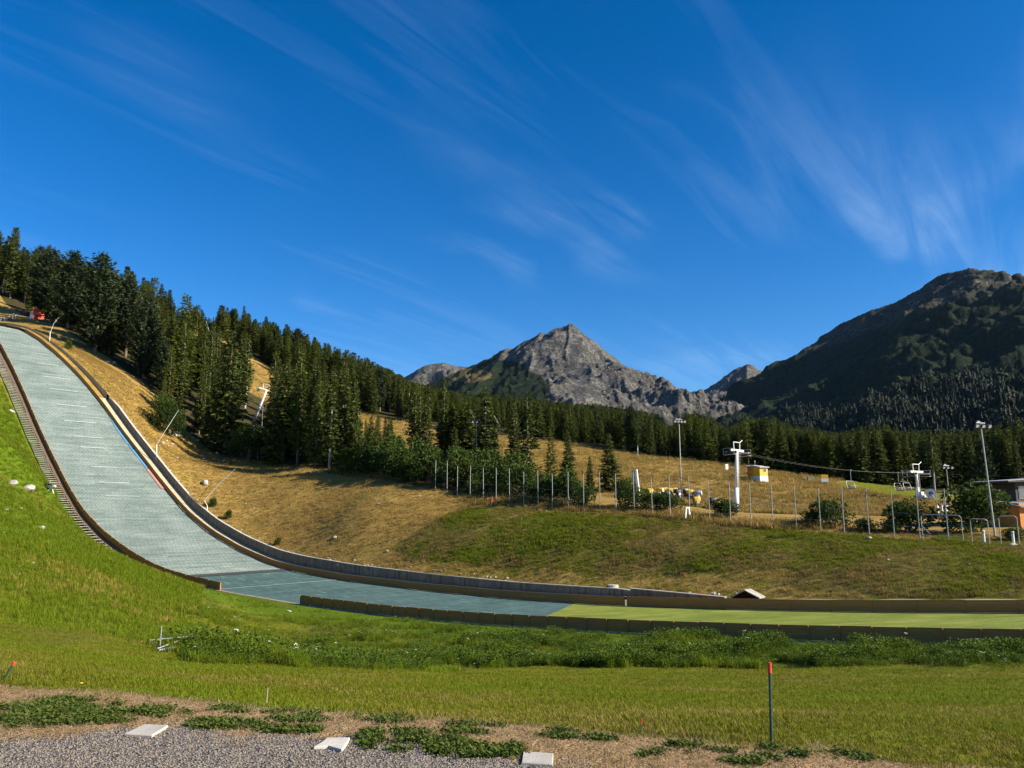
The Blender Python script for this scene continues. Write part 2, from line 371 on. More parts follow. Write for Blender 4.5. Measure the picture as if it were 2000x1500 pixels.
# ------------------------------------------------------------------ ground material
def ground_mat():
    t = MT('ground_cover')
    big = t.noise(.06, 4, .6); mid = t.noise(.5, 5, .65); fine = t.noise(5, 4, .7); vf = t.noise(28, 3, .7)
    mixf = t.math('ADD', t.math('MULTIPLY', mid, .55), t.math('MULTIPLY', fine, .45))
    mixf = t.math('ADD', t.math('MULTIPLY', mixf, .6), t.math('MULTIPLY', vf, .4))
    green = t.ramp(mixf, [(.3, (.050, .060, .003)), (.48, (.115, .128, .005)), (.6, (.17, .17, .008)), (.75, (.23, .20, .025))])
    lush = t.ramp(mixf, [(.3, (.040, .072, .003)), (.5, (.090, .145, .005)), (.72, (.15, .20, .012))])
    stk = t.noise(1, 4, .7, vec=t.P(), stretch=(.05, .22, .6)); gmix = t.math('ADD', t.math('MULTIPLY', mixf, .65), t.math('MULTIPLY', stk, .35))
    gold = t.ramp(gmix, [(.32, (.10, .062, .018)), (.45, (.22, .138, .036)), (.57, (.36, .235, .062)), (.7, (.47, .34, .12))])
    brown = t.ramp(mixf, [(.3, (.06, .042, .018)), (.5, (.12, .085, .032)), (.7, (.2, .145, .06))])
    bare = t.ramp(mixf, [(.3, (.10, .07, .045)), (.55, (.21, .155, .1)), (.75, (.34, .28, .2))])
    forest = t.ramp(mixf, [(.3, (.022, .020, .008)), (.6, (.060, .050, .018))])
    def w(name, lo=.35, hi=.65, amp=.5):
        a = t.attr(name); nz = t.math('MULTIPLY', t.math('SUBTRACT', mid, .5), amp); nz2 = t.math('MULTIPLY', t.math('SUBTRACT', fine, .5), amp)
        return t.rng(t.math('ADD', t.math('ADD', a, nz), nz2), lo, hi)
    c = t.mix(w('lush'), green, lush)
    c = t.mix(w('brown', .3, .7, .9), c, brown)
    c = t.mix(w('gold', .3, .7, .9), c, gold)
    c = t.mix(w('bare', .4, .6, 1.2), c, bare)
    c = t.mix(w('forest', .4, .6, .5), c, forest)
    # patches within: worn yellowish and dark spots
    pt = t.rng(big, .52, .68); c = t.mix(t.math('MULTIPLY', pt, .35), c, brown)
    # fine tone break-up
    sp = t.noise(55, 2, .7); c = t.mix(t.rng(sp, .62, .75, 0, .35), c, (.4, .34, .16))
    # gravel
    vor = t.n('ShaderNodeTexVoronoi'); vor.inputs['Scale'].default_value = 75; t.L(t.P(), vor.inputs['Vector'])
    gv = t.ramp(vor.outputs['Color'], [(.1, (.10, .082, .066)), (.4, (.19, .160, .132)), (.7, (.30, .258, .22)), (.95, (.44, .40, .35))])
    gv = t.mix(t.rng(vor.outputs['Distance'], .3, .7, 0, .75), gv, (.09, .085, .08))
    straw = t.ramp(t.noise(45, 3, .7), [(.3, (.13, .075, .035)), (.5, (.30, .19, .09)), (.7, (.46, .33, .18))])
    vg = t.rng(t.math('ADD', t.attr('verge'), t.math('MULTIPLY', t.math('SUBTRACT', t.noise(3.5, 5, .7), .5), .9)), .42, .58)
    gg = t.rng(t.math('ADD', t.attr('gravel'), t.math('MULTIPLY', t.math('SUBTRACT', t.noise(3.1, 5, .72), .5), .9)), .42, .58)
    c = t.mix(vg, c, straw); c = t.mix(gg, c, gv)
    h = t.math('ADD', t.math('MULTIPLY', vf, .5), t.math('MULTIPLY', fine, 1.6))
    t.bump(h, .7, .12); t.b.inputs['Specular IOR Level'].default_value = .1
    return t.done(c, .9)
M['ground'] = ground_mat()
# ------------------------------------------------------------------ zones of the ground (plan polygons)
def in_poly(x, y, P):
    r = np.zeros(np.shape(x), bool); n = len(P)
    for i in range(n):
        x0, y0 = P[i][:2]; x1, y1 = P[(i + 1) % n][:2]
        c = ((y0 > y) != (y1 > y)); xx = (x1 - x0) * (y - y0) / ((y1 - y0) if y1 != y0 else 1e-9) + x0
        r ^= c & (x < xx)
    return r
def flat_pt(px, py): d = ray(px, py); return d * (GZ / d[2])
VERGE = [flat_pt(*p) for p in ((-300, 1325), (0, 1336), (125, 1340), (250, 1349), (400, 1366), (520, 1379), (640, 1384), (750, 1398), (900, 1412), (1050, 1418), (1250, 1440), (1400, 1452), (1500, 1462), (1620, 1473), (1750, 1486), (1900, 1500), (2100, 1520))]
GRAV = [flat_pt(*p) for p in ((-300, 1468), (0, 1462), (110, 1464), (250, 1438), (380, 1440), (500, 1455), (620, 1462), (700, 1458), (850, 1462), (960, 1490), (1060, 1512), (1250, 1535), (1400, 1550), (1600, 1580), (2000, 1620))]
def edge_sd(x, y, E):                   # +: on the camera's side of an edge line
    ex = np.array([p[0] for p in E]); ey = np.array([p[1] for p in E])
    return np.interp(x, ex, ey) - y
def verge_sd(x, y): return np.where(np.abs(x) < 25, edge_sd(x, y, VERGE), 4.5 - y)
def grav_sd(x, y): return np.where(np.abs(x) < 25, edge_sd(x, y, GRAV), 4.0 - y)
def sm(a, lo, hi): q = np.clip((a - lo) / (hi - lo), 0, 1); return q * q * (3 - 2 * q)
# far bank: dry golden part, mown brown strip and the greener part below the net posts
G1 = [hit(*p) for p in ((780, 1062), (820, 1035), (880, 1000), (930, 985))]
GREEN_FAR = [hit(*p)[:2] for p in ((776, 1062), (800, 1050), (835, 1028), (870, 1008), (915, 984), (1000, 992), (1250, 1012), (1600, 1040), (2000, 1066), (2300, 1090))] + [xy(40, 70), xy(-14, 70)] + [hit(*p)[:2] for p in ((2000, 1168), (1700, 1162), (1550, 1152), (1540, 1110), (1300, 1125), (1150, 1122), (1040, 1108), (900, 1100), (790, 1092), (772, 1078))]
TRACK = [np.array(hit(*p)[:2]) for p in ((1335, 968), (1400, 975), (1470, 981), (1540, 988), (1600, 1002), (1640, 1018))]
def track_w(x, y):
    best = np.full(np.shape(x), 1e9)
    for a, b in zip(TRACK[:-1], TRACK[1:]):
        ab = b - a; k = np.clip(((x - a[0]) * ab[0] + (y - a[1]) * ab[1]) / (ab @ ab), 0, 1); best = np.minimum(best, np.hypot(x - a[0] - k * ab[0], y - a[1] - k * ab[1]))
    return .9 * sm(best, 2.2, .8)
GP = [hit(*p)[:2] for p in ((1620, 942), (1700, 938), (1800, 950), (1950, 966), (2100, 975), (2100, 1000), (1900, 985), (1790, 975), (1650, 955))]
def zones_far(x, y):
    s, t = st(x, y); d = t - t_far(s)
    gold = np.where(d < 400, 1., 0.)
    gf = in_poly(x, y, GREEN_FAR)
    gold = np.where(gf, .33, gold)
    px, py = project(x, y, height(x, y))
    brown = np.where((d < 24) & (~gf) & (s > -120), .42, 0.)
    brown = np.where(gf & (s > -55) & (s < -22) & (t < 79), .5, brown); brown = np.where(gf & (brown == 0), .42, brown)
    gold = np.where((~gf) & (s > -112) & (d < 20), np.clip(.98 - (s + 112) / 90, .5, 1), gold)
    gold = np.where((s > -24) & (d < 22), .2, gold)
    # fresh green patch of the piste by the right pylon
    gp = in_poly(x, y, GP)
    gold = np.where(gp, .22, gold); lush = np.where(gp, .3, np.where(gf & (t < 85) & (s < -60), .55, .15)) * np.ones_like(x)
    bare = np.where((d < 2.0) & (s < -60), .45, 0.)
    bare = np.where(np.abs(t - 90 - 2.2 * np.sin(s / 17.)) < .9, .42, bare)
    bare = np.maximum(bare, track_w(x, y)); return gold, lush, brown, bare
def zones_near(x, y):
    s, t = st(x, y); px, py = project(x, y, height(x, y)); r = np.hypot(x, y)
    lush = sm(-s, 60, 90) * .65 + .2
    bank = sm(TN - t, 12, 4) * sm(TN - t, 0, .5); lush = np.maximum(lush, bank * .9)
    gold = .05 + .15 * sm(fbm(x / 9, y / 9, 3, 5), .5, .7) + .5 * sm(-s, 150, 185)
    brown = .18 + .25 * sm(fbm(x / 5 + 40, y / 13, 3, 9), .48, .68)
    brown = np.where(lush > .6, brown * .4, brown)
    return gold, lush, brown, np.zeros_like(x)
PISTE = [np.array(at(px, py, d)[:2]) for (px, py, d) in ((2100, 1000, 120), (1800, 975, 138), (1600, 975, 140), (1400, 955, 150), (1200, 930, 172), (1050, 895, 195), (850, 858, 215), (700, 826, 245), (540, 765, 272), (480, 722, 295), (400, 660, 325), (330, 600, 380))]
PISTE_W = [22, 22, 26, 26, 24, 23, 22, 19, 15, 15, 14, 14]
def piste_d(x, y):                      # distance outside the ski piste (negative: inside)
    best = np.full(np.shape(x), 1e9)
    for a, b, wa, wb in zip(PISTE[:-1], PISTE[1:], PISTE_W[:-1], PISTE_W[1:]):
        ab = b - a; k = np.clip(((x - a[0]) * ab[0] + (y - a[1]) * ab[1]) / (ab @ ab), 0, 1)
        best = np.minimum(best, np.hypot(x - a[0] - k * ab[0], y - a[1] - k * ab[1]) - (wa + (wb - wa) * k))
    return best
def build_ground():
    a = np.linspace(math.asinh(-326 / 4.), math.asinh(144 / 4.), 520); s = -4 + 4 * np.sinh(a)
    b = np.linspace(math.asinh(-66 / 4.), math.asinh((TN - .5 - 6) / 4.), 350); tt = 6 + 4 * np.sinh(b)
    S, T = np.meshgrid(s, tt, indexing='ij'); X, Y = xy(S, T); Z = near_z(X, Y)
    me = np_mesh('lawn', np.stack([X, Y, Z], -1).reshape(-1, 3), grid_faces(*S.shape)[:, ::-1], M['ground'])
    g = zones_near(X, Y)
    for nme, v in zip(('gold', 'lush', 'brown', 'bare'), g): set_attr(me, nme, v)
    set_attr(me, 'forest', np.zeros(X.size)); vs = verge_sd(X, Y); gs = grav_sd(X, Y)
    set_attr(me, 'verge', np.clip(.5 + vs * 1.3, -1, 2)); set_attr(me, 'gravel', np.clip(.5 + gs * 1.1, -1, 2))
    o = link(bpy.data.objects.new('lawn', me)); tag(o, 'mown grass falling from the gravel edge to the outrun', 'grass', kind='structure')
    s = np.concatenate([np.geomspace(1100, 245, 90) * -1, np.arange(-243, 62, 1.6), np.geomspace(64, 330, 30)])
    tt = np.concatenate([[0], np.cumsum(np.geomspace(.5, 22, 190))]); 
    S, T = np.meshgrid(s, tt, indexing='ij'); T = T + t_far(S) + LEDGE; X, Y = xy(S, T)
    Z = far_surf(X, Y) + relief(X, Y, 1)
    me = np_mesh('hillside', np.stack([X, Y, Z], -1).reshape(-1, 3), grid_faces(*S.shape)[:, ::-1], M['ground'])
    g = list(zones_far(X, Y)); pdv = piste_d(X, Y)
    px, py = project(X, Y, Z)
    fo = np.where(T > 89, sm(pdv, -2, 6), 0.); fo = np.where((T < 118) & (px > 1130), 0, fo)
    for nme, v in zip(('gold', 'lush', 'brown', 'bare'), g): set_attr(me, nme, v)
    set_attr(me, 'forest', fo); set_attr(me, 'verge', np.full(X.size, -1.)); set_attr(me, 'gravel', np.full(X.size, -1.))
    o = link(bpy.data.objects.new('hillside', me)); tag(o, 'dry grassy hillside and ski piste beyond the jump', 'hillside', kind='structure')
build_ground()
# ------------------------------------------------------------------ mountains
def mountain_mat(name, kind):
    t = MT(name); P = t.P()
    a = t.noise(.006, 8, .65); b = t.noise(.03, 8, .7); c_ = t.noise(.12, 5, .7); st_ = t.noise(.02, 8, .7, stretch=(1, 1, .35))
    nrm = t.n('ShaderNodeNewGeometry').outputs['Normal']; sp = t.n('ShaderNodeSeparateXYZ'); t.L(nrm, sp.inputs[0]); nz = sp.outputs['Z']
    f = t.math('ADD', t.math('MULTIPLY', b, .5), t.math('MULTIPLY', c_, .5))
    rock = t.ramp(f, [(.36, (.036, .035, .034)), (.48, (.090, .086, .078)), (.57, (.165, .155, .138)), (.66, (.34, .32, .285))])
    rock = t.mix(t.rng(st_, .47, .62, 0, .75), rock, (.05, .049, .05))
    scrub = t.ramp(f, [(.36, (.006, .012, .007)), (.5, (.014, .022, .011)), (.66, (.032, .038, .020))])
    heath = t.ramp(f, [(.36, (.018, .021, .015)), (.5, (.042, .042, .030)), (.57, (.065, .062, .045)), (.64, (.21, .20, .175))])
    meadow = t.ramp(f, [(.3, (.07, .055, .025)), (.7, (.14, .11, .045))])
    nf = t.math('MULTIPLY', t.math('SUBTRACT', b, .5), 1.6); nf2 = t.math('MULTIPLY', t.math('SUBTRACT', a, .5), 1.0)
    jit = t.math('ADD', nf, nf2)
    veg = t.rng(t.math('ADD', t.attr('veg'), jit), .4, .6)
    he = t.rng(t.math('ADD', t.attr('heath'), jit), .4, .6)
    c = t.mix(he, rock, heath); c = t.mix(veg, c, scrub)
    c = t.mix(t.rng(t.math('ADD', t.attr('meadow'), nf), .45, .55), c, meadow)
    t.bump(t.math('ADD', b, t.math('MULTIPLY', c_, .35)), .9 if kind == 'rock' else .6, 14)
    t.b.inputs['Specular IOR Level'].default_value = .05
    return t.done(c, .95)
def seg_dist(x, y, poly):
    best = np.full(np.shape(x), 1e9); zb = np.zeros(np.shape(x)); sg = np.zeros(np.shape(x))
    for a, b in zip(poly[:-1], poly[1:]):
        ab = b[:2] - a[:2]; k = np.clip(((x - a[0]) * ab[0] + (y - a[1]) * ab[1]) / (ab @ ab), 0, 1)
        dx = x - a[0] - k * ab[0]; dy = y - a[1] - k * ab[1]; d = np.hypot(dx, dy); m = d < best
        best = np.where(m, d, best); zb = np.where(m, a[2] + (b[2] - a[2]) * k, zb); sg = np.where(m, np.sign(ab[0] * dy - ab[1] * dx), sg)
    return best, zb, sg
MOUNTS = {}
def mountain(name, label, ridges, pxr, dr, na, nd, zmin, mat, zone, noise_s, noise_a, seed, jag, soft=0., flank=None):
    T = np.linspace((pxr[0] - 1000) / FPX, (pxr[1] - 1000) / FPX, na); D = np.geomspace(dr[0], dr[1], nd)
    TT, DD = np.meshgrid(T, D, indexing='ij'); X = TT * DD; Y = DD
    R3 = [([np.array(at(*p)) for p in pl], k1, k2, dd, kr) for (pl, k1, k2, dd, kr) in ridges]
    def fz(X, Y):
        wx = X + (fbm(X / (noise_s * 1.6), Y / (noise_s * 1.6), 3, seed + 5) - .5) * noise_s * .8
        wy = Y + (fbm(X / (noise_s * 1.6) + 7, Y / (noise_s * 1.6), 3, seed + 6) - .5) * noise_s * .8
        Z = np.full(X.shape, -500.); DM = np.full(X.shape, 1e9)
        for ri, (pl, k1, k2, dd, kr) in enumerate(R3):
            d0, _, _ = seg_dist(X, Y, pl); w_ = sm(d0, 0, noise_s) if ri == 0 or len(pl) > 6 else .35 + .65 * sm(d0, 0, noise_s)
            d, z, sg = seg_dist(X + (wx - X) * w_, Y + (wy - Y) * w_, pl)
            k1_ = np.where(sg > 0, k1 * kr, k1)
            zz = z - (k2 * d + (k1_ - k2) * dd * (1 - np.exp(-d / dd)))
            if flank and ri > 0:
                (xa, ya), (xb, yb) = flank; xl = xb + (xa - xb) * (Y - yb) / (ya - yb) + (wx - X) * .8 - X
                zz = zz - .55 * 110 * np.logaddexp(0, xl / 110.)
            Z = np.maximum(Z, zz) if soft == 0 else soft * np.logaddexp(Z / soft, zz / soft); DM = np.minimum(DM, d0)
        amp = np.clip(DM / noise_s, 0.0, 1) * noise_a
        rg = ridged(wx / noise_s, wy / noise_s, 6, seed) - .62
        fine = (fbm(X / 40., Y / 40., 4, seed + 90) - .5)
        fd = (ridged(X / 95., Y / 95., 4, seed + 50) - .6)
        return Z + amp * rg * 1.6 + fine * jag * (.35 + np.clip(DM / 300, 0, 1)) + fd * jag * 1.6 * np.clip(DM / 60, 0, 1)
    Z = fz(X, Y); MOUNTS[name] = fz
    V = np.stack([X, Y, Z], -1).reshape(-1, 3); keep = Z.ravel() > zmin
    F = grid_faces(na, nd, keep); used = np.unique(F); mp = np.full(len(V), -1); mp[used] = np.arange(len(used))
    me = np_mesh(name, V[used], mp[F][:, ::-1], mat)
    px, py = project(X, Y, Z); zs = zone(X, Y, Z, px, py)
    for nme, v in zs.items(): set_attr(me, nme, v.ravel()[used])
    o = link(bpy.data.objects.new(name, me)); tag(o, label, 'mountain', kind='structure'); return o
M['rock'] = mountain_mat('mountain_rock', 'rock'); M['slope'] = mountain_mat('mountain_slope', 'veg')
def zone_peak(X, Y, Z, px, py):
    lx = np.interp(py, [640, 690, 740, 800, 900], [900, 1000, 1060, 1085, 1110])     # scrub lies left of the rock face
    veg = sm(lx - px, -30, 45) * sm(py, 690, 720) + .55 * sm(py, 770, 850) + .12
    heath = sm(1010 - px, 0, 60) * .4 + .25
    md = (((px - 915) / 45) ** 2 + ((py - 733) / 13) ** 2 < 1) * 1.
    return dict(veg=veg - md, heath=heath, meadow=md)
mountain('rocky_peak', 'grey pyramid of bare rock with dwarf pine on its left shoulder',
         [([(830, 752, 3000), (900, 722, 2950), (1000, 680, 2900), (1060, 649, 2850), (1073, 655, 2840), (1081, 642, 2830), (1116, 631, 2800), (1140, 650, 2820), (1166, 672, 2850), (1190, 690, 2880), (1215, 715, 2920), (1243, 748, 2960), (1300, 763, 3050), (1345, 778, 3150)], .85, .42, 220, 1.),
          ([(1116, 631, 2800), (1120, 690, 2560), (1130, 755, 2330), (1150, 840, 2050)], 1.0, .45, 200, 1.),
          ([(1060, 649, 2850), (1040, 720, 2480), (1030, 790, 2150), (1000, 850, 1800)], .8, .4, 200, 1.),
          ([(1000, 680, 2900), (940, 745, 2450), (880, 800, 2000), (800, 850, 1600)], .6, .35, 250, 1.),
          ([(1190, 690, 2880), (1210, 750, 2650), (1240, 810, 2400)], .95, .45, 160, 1.)],
         (620, 1480), (1000, 3700), 430, 330, 10, M['rock'], zone_peak, 260, 95, 11, 34)
def zone_far(X, Y, Z, px, py): return dict(veg=.15 + 0 * X, heath=.25 + 0 * X, meadow=0 * X)
mountain('distant_peak', 'small sunlit rocky summit at the head of the valley',
         [([(1300, 790, 4200), (1340, 766, 4300), (1372, 764, 4300), (1400, 746, 4250), (1432, 722, 4200), (1462, 711, 4150), (1490, 727, 4200), (1530, 750, 4300), (1600, 780, 4400)], .8, .45, 260, 1.),
          ([(1462, 711, 4150), (1458, 760, 3800), (1450, 800, 3400)], .75, .4, 260, 1.)],
         (1230, 1680), (2600, 4900), 230, 160, 10, M['rock'], zone_far, 300, 90, 23, 40)
mountain('distant_ridge', 'low hazy rock ridge showing left of the pyramid peak',
         [([(740, 760, 4600), (800, 731, 4600), (835, 711, 4550), (862, 707, 4550), (890, 715, 4600), (915, 717, 4600), (980, 740, 4700)], .7, .4, 260, 1.)],
         (680, 1040), (3600, 5200), 160, 90, 60, M['rock'], zone_far, 280, 70, 31, 26)
def zone_right(X, Y, Z, px, py):
    veg = sm(Z, 640, 400) * .80 + .12; heath = sm(Z, 330, 480) * .75 + .2
    return dict(veg=veg, heath=heath, meadow=0 * X)
mountain('wooded_mountain', 'big dark mountain with forest below and heath on top',
         [([(1895, 523, 2190), (1870, 528, 2230), (1840, 534, 2300), (1800, 561, 2380), (1750, 590, 2460), (1700, 606, 2540), (1650, 627, 2620), (1620, 647, 2680), (1600, 669, 2740), (1576, 691, 2800), (1560, 703, 2830), (1545, 717, 2880), (1490, 736, 3050), (1440, 800, 3200)], .74, .46, 420, 1.),
          ([(2500, 640, 1900), (2250, 570, 2000), (2100, 556, 2100), (2000, 548, 2150), (1950, 544, 2160), (1936, 535, 2170), (1910, 524, 2180), (1895, 525, 2190)], .50, .36, 600, 1.),
          ([(1640, 660, 2650), (1590, 770, 2250), (1560, 840, 1900)], .7, .5, 240, 1.)],
         (1330, 2500), (560, 3700), 420, 330, 5, M['slope'], zone_right, 280, 46, 47, 24, 12., ((1270, 2190), (400, 900)))
# valley floor between the near forest and the mountains
def build_valley():
    T = np.linspace(-1.15, 1.15, 120); D = np.geomspace(560, 12000, 70); TT, DD = np.meshgrid(T, D, indexing='ij'); X = TT * DD; Y = DD
    Z = 30 + np.clip((DD - 560) / 2000, 0, 1) * 60 + np.clip(-TT, 0, 1) * 60 + (fbm(X / 300, Y / 300, 4, 3) - .5) * 30
    Z = np.where(DD < 900, np.minimum(Z, far_surf(X, Y) - 3), Z)
    me = np_mesh('valley', np.stack([X, Y, Z], -1).reshape(-1, 3), grid_faces(*X.shape)[:, ::-1], M['slope'])
    for nme, v in zone_far(X, Y, Z, 0, 0).items(): set_attr(me, nme, v + (.9 if nme == 'veg' else 0))
    tag(link(bpy.data.objects.new('valley', me)), 'wooded valley floor below the mountains', 'valley', kind='structure')
build_valley()
# ------------------------------------------------------------------ materials of the jump
def mats_mat(name, lo, mid_, hi, weave):
    t = MT(name); s = t.attr('along'); w = t.attr('across')
    cb = t.n('ShaderNodeCombineXYZ'); t.L(s, cb.inputs[0]); t.L(w, cb.inputs[1]); v = cb.outputs[0]
    st_ = t.noise(1, 6, .7, vec=v, stretch=(1.3, .10, 1)); bl = t.noise(.16, 5, .6, vec=v); fn = t.noise(3.2, 3, .6, vec=v, stretch=(1.2, .6, 1))
    f = t.math('ADD', t.math('MULTIPLY', st_, .5), t.math('ADD', t.math('MULTIPLY', bl, .25), t.math('MULTIPLY', fn, .25)))
    c = t.ramp(f, [(.38, lo), (.5, mid_), (.62, hi)])
    pt = t.noise(.35, 6, .7, vec=v, stretch=(1, .5, 1)); c = t.mix(t.rng(pt, .5, .66, 0, .55), c, lo); c = t.mix(t.rng(pt, .47, .34, 0, .5), c, hi)
    if weave:
        m = t.n('ShaderNodeMapping'); m.inputs['Rotation'].default_value = (0, 0, R(38)); m.inputs['Scale'].default_value = (2.1, 2.1, 1); t.L(v, m.inputs['Vector'])
        ck = t.n('ShaderNodeTexVoronoi', feature='F1'); ck.inputs['Scale'].default_value = 1.15; ck.inputs['Randomness'].default_value = .22; t.L(m.outputs[0], ck.inputs['Vector'])
        c = t.mix(t.rng(ck.outputs['Distance'], .35, .62, 0, .5), c, (.045, .075, .068))
        dk = t.noise(1, 5, .75, vec=v, stretch=(1.5, .10, 1)); c = t.mix(t.rng(dk, .58, .70, 0, .85), c, (.025, .045, .042))
        wl = t.noise(1, 4, .75, vec=v, stretch=(2.2, .12, 5)); c = t.mix(t.rng(wl, .60, .72, 0, .6), c, (.36, .42, .39))
        t.bump(ck.outputs['Distance'], .5, .05)
    else:
        wl = t.noise(1, 4, .75, vec=v, stretch=(.35, 1.7, 1)); c = t.mix(t.rng(wl, .52, .68, 0, .7), c, (.17, .27, .26))
        t.bump(fn, .3, .03)
    return t.done(c, .75)
M['mat_bristle'] = mats_mat('plastic_bristle_mat', (.100, .132, .120), (.165, .205, .188), (.245, .282, .262), True)
M['mat_smooth'] = mats_mat('plastic_run_mat', (.036, .076, .070), (.060, .112, .103), (.092, .150, .140), False)
def boards_mat():
    t = MT('weathered_boards'); f = t.noise(1, 6, .7, stretch=(1.2, 1.2, 26)); b = t.noise(.35, 4, .6); g = t.noise(7, 4, .7, stretch=(1, 1, .4))
    c = t.ramp(f, [(.3, (.27, .115, .030)), (.5, (.40, .180, .050)), (.72, (.50, .24, .075))])
    c = t.mix(t.rng(b, .45, .65, 0, .5), c, (.34, .175, .065)); c = t.mix(t.rng(g, .62, .75, 0, .5), c, (.16, .075, .025))
    r = t.n('ShaderNodeObjectInfo').outputs['Random']; c = t.mix(t.math('MULTIPLY', r, .45), c, (.44, .19, .05))
    t.bump(f, .3, .02); return t.done(c, .8)
M['board'] = boards_mat()
M['post_wood'] = simple('post_wood', (.16, .10, .055), .8)
def concrete(name, col, stain):
    t = MT(name); f = t.noise(1.3, 6, .7); v = t.noise(1, 5, .7, stretch=(2.2, 2.2, .22)); g = t.noise(14, 3, .6)
    c = t.ramp(f, [(.3, tuple(q * .68 for q in col)), (.7, tuple(q * 1.25 for q in col))])
    c = t.mix(t.rng(v, .48, .68, 0, stain), c, tuple(q * .28 for q in col)); c = t.mix(t.rng(g, .6, .75, 0, .3), c, tuple(q * .5 for q in col))
    r = t.n('ShaderNodeObjectInfo').outputs['Random']; c = t.mix(t.math('MULTIPLY', r, .35), c, tuple(q * .6 for q in col))
    t.bump(g, .25, .02); return t.done(c, .85)
M['concrete'] = concrete('wall_concrete', (.25, .20, .145), .75); M['pale_concrete'] = concrete('pale_concrete', (.42, .39, .34), .35); M['kerb'] = concrete('kerb_concrete', (.36, .29, .21), .35)
M['coping'] = concrete('coping_concrete', (.50, .46, .40), .3)
M['step'] = concrete('grey_step', (.30, .29, .27), .4)
M['sand'] = concrete('sandy_ledge', (.46, .38, .25), .3)
def paint_mat(name, col, worn=.25):
    t = MT(name); f = t.noise(4, 5, .75)
    return t.done(t.mix(t.rng(f, .55, .7, 0, worn), col, (.12, .16, .14)), .6)
M['line_white'] = paint_mat('line_white', (.38, .42, .40), .7); M['line_blue'] = paint_mat('line_blue', (.08, .22, .42), .45); M['line_red'] = paint_mat('line_red', (.36, .17, .15), .9)
M['joint'] = simple('joint_grey', (.055, .058, .052), .9, var=.4)
def turf_mat():
    t = MT('outrun_turf'); f = t.noise(1, 5, .65, stretch=(.25, .5, 1)); g = t.noise(6, 4, .7); q = t.math('ADD', t.math('MULTIPLY', f, .6), t.math('MULTIPLY', g, .4))
    c = t.ramp(q, [(.36, (.095, .135, .010)), (.5, (.165, .200, .018)), (.63, (.27, .27, .055))]); t.bump(g, .5, .05); return t.done(c, .9)
M['turf'] = turf_mat()
# ------------------------------------------------------------------ strips that follow the jump
def P3(s, t, dz=0.): x, y = xy(s, t); return (x, y, float(track_z(s)) + dz)
def strip_mesh(name, s, t0, t1, ncol, dz, mat, rows=False):
    s = np.asarray(s); V = []; A = []; B = []
    for i, q in enumerate(s):
        for j in range(ncol + 1):
            k = j / ncol; tt = t0(q, k) if callable(t0) else t0; te = t1(q, k) if callable(t1) else t1
            V.append((q, tt + (te - tt) * k))
    V = np.array(V); X, Y = xy(V[:, 0], V[:, 1]); Z = track_z(V[:, 0]) + (dz(V[:, 0], V[:, 1]) if callable(dz) else dz)
    me = np_mesh(name, np.stack([X, Y, Z], -1), grid_faces(len(s), ncol + 1)[:, ::-1], mat, smooth=not rows)
    set_attr(me, 'along', V[:, 0]); set_attr(me, 'across', V[:, 1]); return me
SN_END = s_on(1020, 1206, TN); SF_END = s_on(1117, 1182, 67.5); S_JOINT = s_on(430, 1122, 57)
slope = thing('landing_slope', P3(-110, TN, 0), 'long ski jump landing slope laid with pale green plastic mats', 'ski jump')
def child_mesh(name, me, parent):
    o = link(bpy.data.objects.new(name, me)); o.parent = parent; o.matrix_parent_inverse = Matrix.Translation(parent.location).inverted(); return o
ss = []; q = -250.
while q < S_JOINT - .25: ss += [q, q + .40]; q += .42
rng = np.random.RandomState(4)
def saw(sv, tv):
    n = np.arange(len(sv)) // 31; low = (n % 2 == 1)
    return .02 + np.where(low, .045, 0) + (fbm(sv / 3., tv / 2., 3, 8) - .5) * .14
child_mesh('bristle_mat', strip_mesh('bristle_mat', ss, lambda s, k: TN, lambda s, k: float(t_far(s)), 30, saw, M['mat_bristle'], rows=True), slope)
ss = np.linspace(S_JOINT + .9, -40, 160)
def clip_end(s0):
    return s0
me = strip_mesh('run_mat', np.linspace(0, 1, 150), TN, 68, 24, 0, M['mat_smooth'])
V = np.empty((150 * 25, 3)); al = np.empty(150 * 25); ac = np.empty(150 * 25)
for i, k in enumerate(np.linspace(0, 1, 150)):
    for j in range(25):
        m = j / 24; se = SN_END + (SF_END - SN_END) * m; s_ = (S_JOINT + .9) * (1 - k) + se * k; t_ = TN + (float(t_far(s_)) - TN) * m
        V[i * 25 + j] = P3(s_, t_, .03 + .05 * (float(vnoise(np.array(s_ / 2.), np.array(t_ / 6.), 3)) - .5)); al[i * 25 + j] = s_; ac[i * 25 + j] = t_
me.vertices.foreach_set('co', V.astype(np.float32).ravel()); me.attributes['along'].data.foreach_set('value', al.astype(np.float32)); me.attributes['across'].data.foreach_set('value', ac.astype(np.float32)); me.update()
child_mesh('run_mat', me, slope)
child_mesh('joint_strip', strip_mesh('joint_strip', np.linspace(S_JOINT - .5, S_JOINT + 1.3, 6), lambda s, k: TN, lambda s, k: float(t_far(s)), 20, .085, M['joint']), slope)
def along_line(name, s0, s1, ta, tb, dz, mat, n=2):
    child_mesh(name, strip_mesh(name, np.linspace(s0, s1, n), ta, tb, 8, dz, mat), slope)
